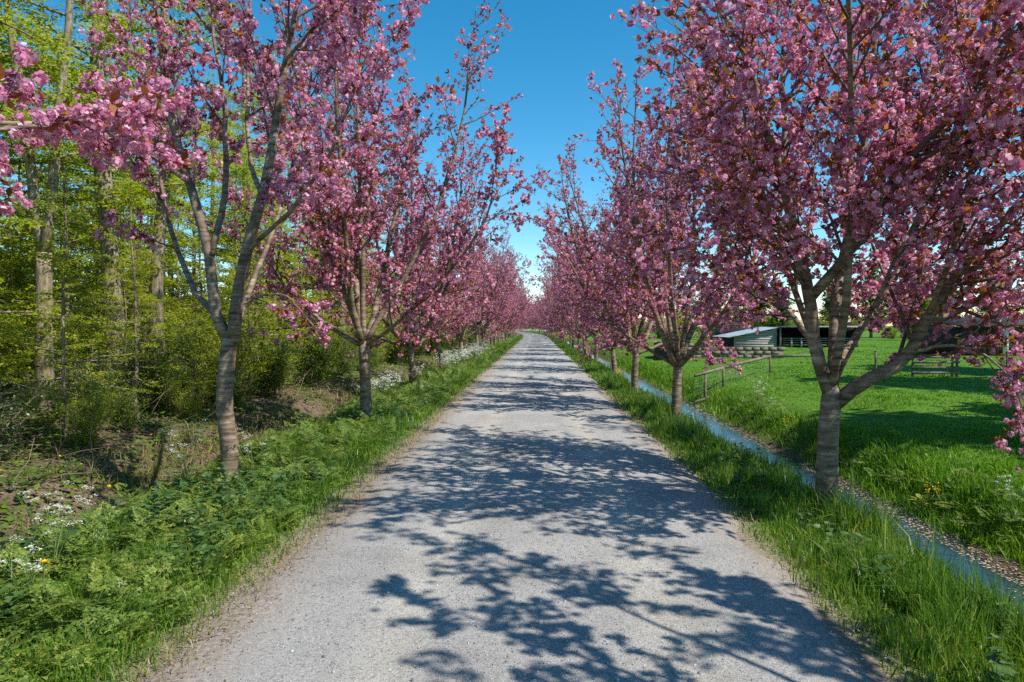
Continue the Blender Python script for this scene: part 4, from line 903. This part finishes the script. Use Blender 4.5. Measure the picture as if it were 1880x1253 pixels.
# flowering cow parsley plants
def build_umbel_plant(seed, h, n_st, mat='white_flower', name='cow_parsley', cat='cow parsley', fl=0.0075):
    rng = np.random.default_rng(seed); root = empty(name); tag(root, None, cat)
    gs = Geo(); gu = Geo()
    for i in range(n_st):
        a = rng.uniform(0, 6.28); t = np.linspace(0, 1, 6)[:, None]; hh = h * rng.uniform(0.65, 1.05)
        P = np.array([math.cos(a), math.sin(a), 0]) * hh * rng.uniform(0.1, 0.45) * t ** 1.3 + np.array([0, 0, hh]) * t
        gs.tube(P, np.linspace(0.006, 0.003, 6), 5)
        for b in range(rng.integers(2, 5)):
            f = rng.uniform(0.6, 1.0) if b else 1.0; k0 = min(int(f * 5), 4); p = P[k0] + (P[k0 + 1] - P[k0]) * (f * 5 - k0)
            d = norm(np.array([rng.normal(0, .7), rng.normal(0, .7), 1.0])); e = p + d * rng.uniform(0.05, 0.16); gs.tubes(np.array([[p, (p + e) / 2, e]]), np.array([[.003, .0025, .002]]), 3)
            nf = 26; rr = rng.uniform(0.025, 0.05); xy = rng.normal(0, 1, (nf, 2)) * rr * 0.6
            fp = np.c_[e[0] + xy[:, 0], e[1] + xy[:, 1], e[2] + 0.02 - (xy ** 2).sum(1) * 6 + rng.normal(0, .008, nf)]
            gu.scatter(np.array([[-1, -1, 0], [1, -1, 0], [1, 1, 0], [-1, 1, 0]], float), [[0, 1, 2, 3]], fp, rot_dir(norm(rng.normal(size=(nf, 3)) * np.array([1, 1, .3]))), rng.uniform(0.5, 1, nf) * fl)
    mesh_obj('stems', gs.mesh(name + '_stems', True), M['stem'], root); mesh_obj('flowers', gu.mesh(name + '_flowers'), M[mat], root, kind='stuff')
    gl_ = Geo(); m_ = 12; a = rng.uniform(0, 6.28, m_); d = np.stack([np.cos(a), np.sin(a), rng.normal(.25, .3, m_)], -1)
    gl_.scatter(FV, FT, np.stack([a * 0, a * 0, rng.uniform(0.05, 0.5, m_) * h], -1), rot_dir(d), rng.uniform(0.18, 0.32, m_), tri=True)
    mesh_obj('leaves', gl_.mesh(name + '_leaves'), M['herb_leaf'], root, kind='stuff')
    return root
cp = [build_umbel_plant(401, 0.75, 5), build_umbel_plant(402, 0.6, 3), build_umbel_plant(403, 0.9, 8), build_umbel_plant(404, 0.85, 8, fl=0.013), build_umbel_plant(405, 0.75, 7, fl=0.013)]
near = [(2, -4.35, 8.35, 'white cow parsley flowering against the foot of the nearest forked cherry'), (0, -3.75, 8.9, 'white cow parsley just past the foot of the nearest forked cherry'), (1, -3.95, 5.4, 'white cow parsley in the foreground corner, nearest to the camera'), (0, -4.3, 5.9, 'white cow parsley in the foreground corner, second from the camera'),
        (1, -4.5, 6.6, 'cow parsley leaning over the ditch in the foreground'), (1, -3.5, 4.6, 'small cow parsley in bud in the near verge'),
        (2, 5.6, 17.2, 'white cow parsley on the meadow bank behind the second ditch cherry'), (0, 5.9, 18.4, 'white cow parsley on the meadow bank, just before the low fence'), (1, 5.5, 16.2, 'small white cow parsley on the meadow bank by the water'), (1, 3.45, 15.2, 'cow parsley at the foot of the second ditch cherry'), (1, 5.5, 8.0, 'pale cow parsley hanging over the near meadow bank')]
used_c = set()
CG = 'flowering cow parsley plants'
def put_cp(v, x, y, lb, gp, sc=1.0):
    o = cp[v]; z = gz1(x, y)
    if v in used_c: o = copy_thing(o, (x, y, z), rng.uniform(0, 6.28), sc, lb, gp)
    else: used_c.add(v); o.location = (x, y, z); o.scale = (sc,) * 3; tag(o, lb, None, gp)
for v, x, y, lb in near: put_cp(v, x, y, lb, CG, 0.85)
for i in range(16): put_cp(3 + i % 2, rng.normal(-4.35, 0.3), rng.uniform(16.5, 23.5), 'white cow parsley in the drift between the second and third wood-side cherries', 'cow parsley drift by the second cherry', rng.uniform(0.7, 1.0))
for i in range(70): put_cp(3 + i % 2, rng.normal(-3.75, 0.33), rng.uniform(26.5, 48), 'white cow parsley in the thick drift past the young cherry', 'thick drift of cow parsley', rng.uniform(0.75, 1.1))

# yellow flowers
def build_yellow(seed, h, n, name='yellow_flower_clump'):
    rng = np.random.default_rng(seed); root = empty(name); tag(root, None, 'flowers'); gs = Geo(); gf = Geo()
    for i in range(n):
        a = rng.uniform(0, 6.28); e = np.array([math.cos(a) * rng.uniform(0, .3), math.sin(a) * rng.uniform(0, .3), h * rng.uniform(.6, 1.05)])
        gs.tubes(np.array([[[e[0] * .2, e[1] * .2, -0.03], e * np.array([.6, .6, .5]), e]]), np.array([[.005, .004, .002]]), 4)
        m_ = 22; fp = e + rng.normal(0, 1, (m_, 3)) * np.array([.022, .022, .04]); gf.scatter(ROUND_V, LEAF_Q, fp, rot_random(rng, m_), rng.uniform(.016, .03, m_))
    mesh_obj('stems', gs.mesh(name + '_stems'), M['stem'], root); mesh_obj('flowers', gf.mesh(name + '_flowers'), M['yellow_flower'], root, kind='stuff')
    gl_ = Geo(); m_ = 26; a = rng.uniform(0, 6.28, m_); d = np.stack([np.cos(a), np.sin(a), rng.normal(.4, .3, m_)], -1)
    gl_.scatter(HV, HQ, np.stack([np.cos(a) * .08, np.sin(a) * .08, rng.uniform(0.02, 0.6, m_) * h], -1), rot_dir(d), rng.uniform(0.06, 0.14, m_)); mesh_obj('leaves', gl_.mesh(name + '_leaves'), M['herb_leaf'], root, kind='stuff')
    return root
ya = build_yellow(501, 0.38, 4); yb = build_yellow(502, 0.8, 26)
ya.location = (5.25, 9.4, gz1(5.25, 9.4)); tag(ya, 'small yellow flowers at the water edge just past the nearest ditch cherry', None, 'yellow flowers by the ditch')
copy_thing(ya, (5.3, 12.2, gz1(5.3, 12.2)), 1.0, 0.8, 'small yellow flowers at the far edge of the ditch, midway along')
copy_thing(ya, (5.35, 14.6, gz1(5.35, 14.6)), 2.0, 0.9, 'small yellow flowers at the far edge of the ditch by the cow parsley')
yb.location = (3.2, 74, gz1(3.2, 74)); yb.scale = (1.3,) * 3; tag(yb, 'bright yellow clump in the ditch row near the end of the road', None, 'yellow clumps far along the ditch')
for i, (x, y, s) in enumerate([(3.0, 80, 1.5), (2.8, 88, 1.6), (2.6, 96, 1.5), (3.2, 26.5, .6), (3.3, 27.6, .6), (3.3, 31.5, .6), (3.3, 43, .8), (3.4, 47.5, .9), (3.3, 50.5, .8)]):
    copy_thing(yb, (x, y, gz1(x, y)), i * 1.3, s, nth(i + 2) + ' yellow flowering clump along the ditch bank, in order of making distance' if False else ('bright yellow clump far along the ditch row' if i < 3 else 'yellow flowers among the grass between the ditch cherries'), 'yellow clumps far along the ditch' if i < 3 else 'yellow flowers between the ditch cherries')
# dandelions: single yellow heads
def build_dandelion():
    root = empty('dandelion'); tag(root, None, 'flower'); g = Geo(); g.tubes(np.array([[[0, 0, -.02], [.005, 0, .06], [.01, 0, .13]]]), np.array([[.004, .003, .003]]), 4); mesh_obj('stem', g.mesh('dandelion_stem'), M['stem'], root)
    r_ = np.random.default_rng(6); g = Geo(); m_ = 26; a = r_.uniform(0, 6.28, m_); d = np.stack([np.cos(a), np.sin(a), r_.uniform(0.1, 1.2, m_)], -1); g.scatter(LEAF_V, LEAF_Q, np.tile([.01, 0, .13], (m_, 1)), rot_dir(d), r_.uniform(.018, .028, m_)); mesh_obj('flower_head', g.mesh('dandelion_head'), M['yellow_flower'], root)
    return root
dn = build_dandelion()
dsp = [(-3.25, 4.35, .33, 'dandelion standing alone in the near verge'), (-7.0, 8.6, 0, 'dandelion in the shade at the ditch bank corner'), (-6.9, 9.6, 0, 'dandelion on the bare bank, nearer of two'), (-7.0, 10.0, 0, 'dandelion on the bare bank, farther of two'), (-7.6, 11.3, 0, 'dandelion on the bank apart from the others'),
       (-6.7, 11.6, .05, 'dandelion in the cluster on the sunny bank, first'), (-6.75, 12.0, .05, 'dandelion in the cluster on the sunny bank, second'), (-6.55, 11.8, .05, 'dandelion in the cluster on the sunny bank, third'), (-4.7, 7.3, .25, 'dandelion at the edge of the wood ditch')]
for i, (x, y, dz, lb) in enumerate(dsp):
    z = gz1(x, y) + dz
    if i == 0: dn.location = (x, y, z); dn.scale = (1.3,) * 3; tag(dn, lb, None, 'dandelions')
    else: copy_thing(dn, (x, y, z), i, 1.4, lb, 'dandelions')

# ------------------------------------------------------------------ farm: fence, wall, barn
def beam(g, a, b, w, h):
    a = np.array(a, float); b = np.array(b, float); t = norm(b - a); s = norm(np.cross(t, [0, 0, 1.0])) * w / 2; u = np.cross(s / (w / 2), t) * h / 2
    V = [a - s - u, a + s - u, a + s + u, a - s + u, b - s - u, b + s - u, b + s + u, b - s + u]
    g.put(V, [[0, 1, 2, 3], [7, 6, 5, 4], [0, 4, 5, 1], [1, 5, 6, 2], [2, 6, 7, 3], [3, 7, 4, 0]])
def part(name, parent, mat, fn):
    g = Geo(); fn(g); return mesh_obj(name, g.mesh(name), M[mat], parent)
fpts = [(5.42, 22.1), (6.15, 22.7), (8.55, 25.3), (10.45, 25.35)]
F0 = (8.55, 25.3, 0.0)
fence = empty('field_fence', F0, 0, 'low weathered post and rail fence with wire mesh, turning a corner in the meadow', 'fence')
rel = lambda x, y, z: (x - F0[0], y - F0[1], z - F0[2])
tops = []
for x, y in fpts:
    z = gz1(x, y); tops.append(max(z + 0.60, 0.42))
    part('post', fence, 'wood_rail', lambda g: g.tube([rel(x, y, z - 0.2), rel(x, y, z + 0.3), rel(x, y, tops[-1] + 0.03)], [0.042, 0.04, 0.038], 8))
sx, sy = 5.0, 21.75; sz = gz1(5.42, 22.1)
ends = [(sx, sy, tops[0] - 0.03)] + [(x, y, t) for (x, y), t in zip(fpts, tops)]
for a, b in ((0, 2), (2, 3), (3, 4)):
    part('rail', fence, 'wood_rail', lambda g: beam(g, rel(ends[a][0], ends[a][1], ends[a][2] + 0.02 + 0.004 * a), rel(ends[b][0], ends[b][1], ends[b][2] + 0.02 + 0.004 * a), 0.06, 0.085))
part('rail', fence, 'wood_rail', lambda g: beam(g, rel(sx, sy, sz + 0.02), rel(6.1, 22.66, sz + 0.22), 0.05, 0.07))
def mesh_wire(g):
    for a, b in ((0, 2), (2, 3)):
        A = np.array(rel(*ends[a])); Bq = np.array(rel(*ends[b])); L_ = np.linalg.norm(Bq - A)
        for k_ in range(6):
            dz = np.array([0, 0, -0.03 - 0.11 * k_]); g.tubes(np.array([[A + dz, (A + Bq) / 2 + dz, Bq + dz]]), np.full((1, 3), 0.0028), 3)
        for s_ in np.arange(0.1, L_, 0.16):
            p = A + (Bq - A) * s_ / L_; g.tubes(np.array([[p, p - [0, 0, .3], p - [0, 0, .6]]]), np.full((1, 3), 0.0025), 3)
part('wire_mesh', fence, 'wire', mesh_wire)

# second run of posts and a hurdle farther along the meadow
hur = empty('hurdle_gate', (13.7, 24.0, 0.25), 0.05, 'small wooden hurdle standing in the meadow behind the low cherry branches', 'gate')
for x in (-0.75, 0.62, 0.78): part('post', hur, 'wood_rail', lambda g: g.tube([(x, 0, -.1), (x, 0, .4), (x, 0, .85)], [.045, .042, .04], 7))
for z in (.12, .30, .48, .66): part('rail', hur, 'wood_rail', lambda g: beam(g, (-.8, -.05, z), (.84, -.05, z + .01), .03, .075))
for i, (x, lb) in enumerate([(11.9, 'single dark fence post in the meadow right behind the nearest ditch cherry'), (16.4, 'single dark fence post standing farthest along the meadow')]):
    po = empty('fence_post', (x, 24.4, gz1(x, 24.4)), 0, lb, 'post', 'lone meadow posts'); part('post', po, 'wood_rail', lambda g: g.tube([(0, 0, -.2), (.01, 0, .4), (.0, 0, .82)], [.045, .042, .04], 8)); part('cap', po, 'wood_grey', lambda g: g.tube([(0, 0, .815), (0, 0, .84), (0, 0, .85)], [.048, .046, .02], 8))

# block wall
rngb = np.random.default_rng(8)
WX, WY = 7.15, 37.4
bw = empty('block_wall', (WX, WY, 0.19), 0, 'low weathered concrete block wall with a return, in the meadow before the barn', 'wall')
part('core', bw, 'mortar', lambda g: (g.box((3.1, 0.10, 0.24), (6.18, 0.182, 0.62)), g.box((0.10, 2.4, 0.34), (0.182, 4.4, 0.84))))
bl = []
for i in range(3):
    g = Geo(); g.box((0, 0, 0), (0.442, 0.195, 0.2)); v = np.concatenate(g.V) + rngb.normal(0, 0.004, (8, 3)); g.V = [v]; me = g.mesh('block'); me.materials.append(M['block']); bl.append(me)
def block(x, y, z, rz):
    o = bpy.data.objects.new('block', bl[rngb.integers(0, 3)]); COL.objects.link(o); o.parent = bw; o.location = (x, y + rngb.normal(0, .004), z); o.rotation_euler = (0, 0, rz)
for c in range(3):
    for i in range(14 - c % 2): block(0.22 + i * 0.45 + (0.225 if c % 2 else 0) - (0.1 if c % 2 else 0), 0.10, 0.03 + 0.1 + c * 0.205, 0)
for i in range(3): block(1.2 + i * 0.45, 0.10, 0.745, 0)
for c in range(4):
    for i in range(9): block(0.10, 0.43 + i * 0.45, 0.13 + c * 0.205, math.pi / 2)

# barn: boarded lean-to and open shed
BX, BY = 16.0, 56.0
barn = empty('barn', (BX, BY, 0.24), 0, 'grey weatherboarded field barn with pale sheet roof and dark open bay', 'barn'); barn.scale = (.88,) * 3
for i in range(8):       # gable boards under the mono-pitch
    z0 = 0.02 + i * 0.215
    xl_ = 0.0 if z0 < 0.95 else (z0 + 0.1 - 1.0) / 0.72 * 3.9
    if xl_ > 3.7: continue
    part('board', barn, 'board', lambda g: beam(g, (xl_, -0.02 - 0.012 * (i % 2), z0 + 0.10), (3.9, -0.02 - 0.012 * (i % 2), z0 + 0.10), 0.05, 0.20))
for i in range(5): part('board', barn, 'dark_board', lambda g: beam(g, (-0.03, 0.05, 0.12 + i * 0.2), (-0.03, 6.0, 0.12 + i * 0.2), 0.05, 0.19))  # side away from the sun, its shade put into darker boards
part('inner_wall', barn, 'dark_board', lambda g: (g.box((5.6, 6.0, 0.9), (11.3, 0.1, 1.8)), g.box((11.2, 3, .9), (0.1, 6, 1.8)), g.box((3.96, 3.1, 0.85), (0.08, 5.7, 1.7))))  # dark colour paints in the shade inside the open bay
def roof(g):
    for i in range(30):       # ribs of the sheeting
        y0 = -0.3 + i * 0.22
        V = [(-0.45, y0, 0.90 + 0.03), (4.25, y0, 1.84 + .03), (4.25, y0 + .11, 1.84), (-0.45, y0 + .11, 0.90), (4.25, y0 + .22, 1.84 + .03), (-0.45, y0 + .22, 0.90 + .03)]
        g.put(V, [[0, 1, 2, 3], [3, 2, 4, 5]])
part('roof_sheet', barn, 'roof_sheet', roof)
part('roof', barn, 'roof_sheet', lambda g: g.put([(4.1, -0.5, 1.90), (11.3, -0.5, 1.90), (11.3, 6.2, 1.70), (4.1, 6.2, 1.70), (4.1, -0.5, 1.95), (11.3, -0.5, 1.95), (11.3, 6.2, 1.75), (4.1, 6.2, 1.75)], [[3, 2, 1, 0], [4, 5, 6, 7], [0, 1, 5, 4], [1, 2, 6, 5], [2, 3, 7, 6], [3, 0, 4, 7]]))
part('fascia', barn, 'wood_grey', lambda g: beam(g, (4.1, -0.53, 1.86), (11.3, -0.53, 1.86), 0.04, 0.12))
for x in (4.15, 7.6, 11.1): part('post', barn, 'wood_grey', lambda g: g.box((x, -0.2, 0.9), (0.14, 0.14, 1.9)))
for x in (5.2, 6.1, 7.1, 8.6, 9.6): part('hurdle_post', barn, 'board', lambda g: g.box((x, -0.1, 0.42), (0.14, 0.06, 0.9)))
for z in (.2, .42, .64, .82): part('hurdle_rail', barn, 'wood_grey', lambda g: beam(g, (4.4, -0.05, z), (11.0, -0.05, z), .03, .09))

# dark stable behind the low branches
st = empty('stable', (24.2, 40, 0.24), 0, 'low dark timber stable half hidden behind the nearest ditch cherry', 'stable'); st.scale = (.88,) * 3
for i in range(26): part('board', st, 'dark_board', lambda g: g.box((0.22 + i * 0.42, 0, 0.95), (0.40, 0.05 + 0.02 * (i % 2), 1.9)))
part('corner_board', st, 'white_paint', lambda g: g.box((2.9, -0.08, 1.0), (0.35, 0.06, 2.0)))
part('side_wall', st, 'dark_board', lambda g: g.box((0, 2.5, 0.95), (0.08, 4.9, 1.9)))
part('roof', st, 'dark_board', lambda g: g.put([(-.3, -.4, 1.95), (11.2, -.4, 1.95), (11.2, 5, 2.5), (-.3, 5, 2.5), (-.3, -.4, 2.03), (11.2, -.4, 2.03), (11.2, 5, 2.58), (-.3, 5, 2.58)], [[3, 2, 1, 0], [4, 5, 6, 7], [0, 1, 5, 4], [1, 2, 6, 5], [2, 3, 7, 6], [3, 0, 4, 7]]))

# far end: white rail, gate, hedge
wf = empty('white_fence', (-6.0, 205, 0.1), 0, 'low white rail fence at the far bend of the road', 'fence')
for i in range(9): part('post', wf, 'white_paint', lambda g: g.box((i * 2.0 - 6, 0, .35), (.12, .12, .9)))
for z in (.38, .72): part('rail', wf, 'white_paint', lambda g: beam(g, (-6, -.08, z), (10, -.08, z), .05, .14))
ga = empty('field_gate', (2.0, 203, 0.1), 0, 'pale wooden field gate at the far end of the road', 'gate')
for x in (-1.2, 1.2): part('post', ga, 'wood_grey', lambda g: g.box((x, 0, .6), (.16, .16, 1.5)))
for z in (.25, .5, .75, 1.0, 1.25): part('bar', ga, 'white_paint', lambda g: beam(g, (-1.1, -.1, z), (1.1, -.1, z), .05, .09))

# background trees behind the farm and the far hedge line
bt = [build_wood_tree(601, 9, 0.18, 1.5, 12000, 'shrub_leaf', size=0.28, blen=(1.5, 3.6), bstep=0.22, name='field_tree', up=0.5, spread=0.3, flat=0.8),
      build_wood_tree(602, 7.5, 0.15, 1.0, 11000, 'olive_leaf', size=0.22, blen=(1.5, 3.2), bstep=0.2, name='field_tree', up=0.6, spread=0.25, flat=0.8)]
rng = np.random.default_rng(12)
bxy = [(24, 84, .85, 'olive tree rising right behind the barn roof'), (31, 88, .8, 'rounded green tree behind the open bay of the barn'), (38, 86, 1.0, 'green tree behind the barn, beyond the nearest ditch cherry'), (45, 82, 1.05, 'tree behind the stable yard'), (52, 80, 1.1, 'tree behind the stable, farthest from the road')]
for i, (x, y, s, lb) in enumerate(bxy):
    v = bt[(i + 1) % 2]
    if i < 2: v.location = (x, y, 0); v.scale = (s,) * 3; tag(v, lb, None, 'trees behind the farm')
    else: copy_thing(v, (x, y, 0), i * 1.1, s, lb, 'trees behind the farm')
for i in range(26):
    copy_thing(bt[i % 2], (14 + i * 4.0 + rng.uniform(-2, 2), 100 + rng.uniform(-6, 14), 0), rng.uniform(0, 6.28), rng.uniform(.75, 1.2), 'tree in the belt closing the meadow behind the farm', 'tree belt behind the farm')
for i in range(46):
    x = -90 + i * 6.5 + rng.uniform(-2, 2); y = 250 + rng.uniform(0, 30) - max(0, x - 40) * 0.45
    copy_thing(bt[i % 2], (x, y, 0), rng.uniform(0, 6.28), (rng.uniform(.9, 1.3), rng.uniform(.9, 1.3), rng.uniform(.45, .75)), 'distant tree in the hedge line on the horizon', 'far hedge line')
for i in range(26):
    copy_thing(shr[i % 2], (14 + i * 3.1 + rng.uniform(-1, 1), 92 + rng.uniform(-4, 4), 0), rng.uniform(0, 6.28), rng.uniform(1.3, 2.0), 'rough bush in the hedge behind the farm', 'hedge behind the farm')
# meadow trees just beyond the frame; their shade lies on the grass
for i, (x, y, s) in enumerate([(21.0, 17.0, 1.75), (24.0, 23.5, 1.8), (14.6, 9.2, 1.35)]):
    copy_thing(bt[i % 2], (x, y, 0.2), 1.0 + i, s, ['meadow tree beyond the frame whose shade lies by the hurdle', 'meadow tree beyond the frame, farthest of those that shade the grass', 'meadow tree beyond the frame whose shade lies near the ditch bank'][i], 'meadow trees')
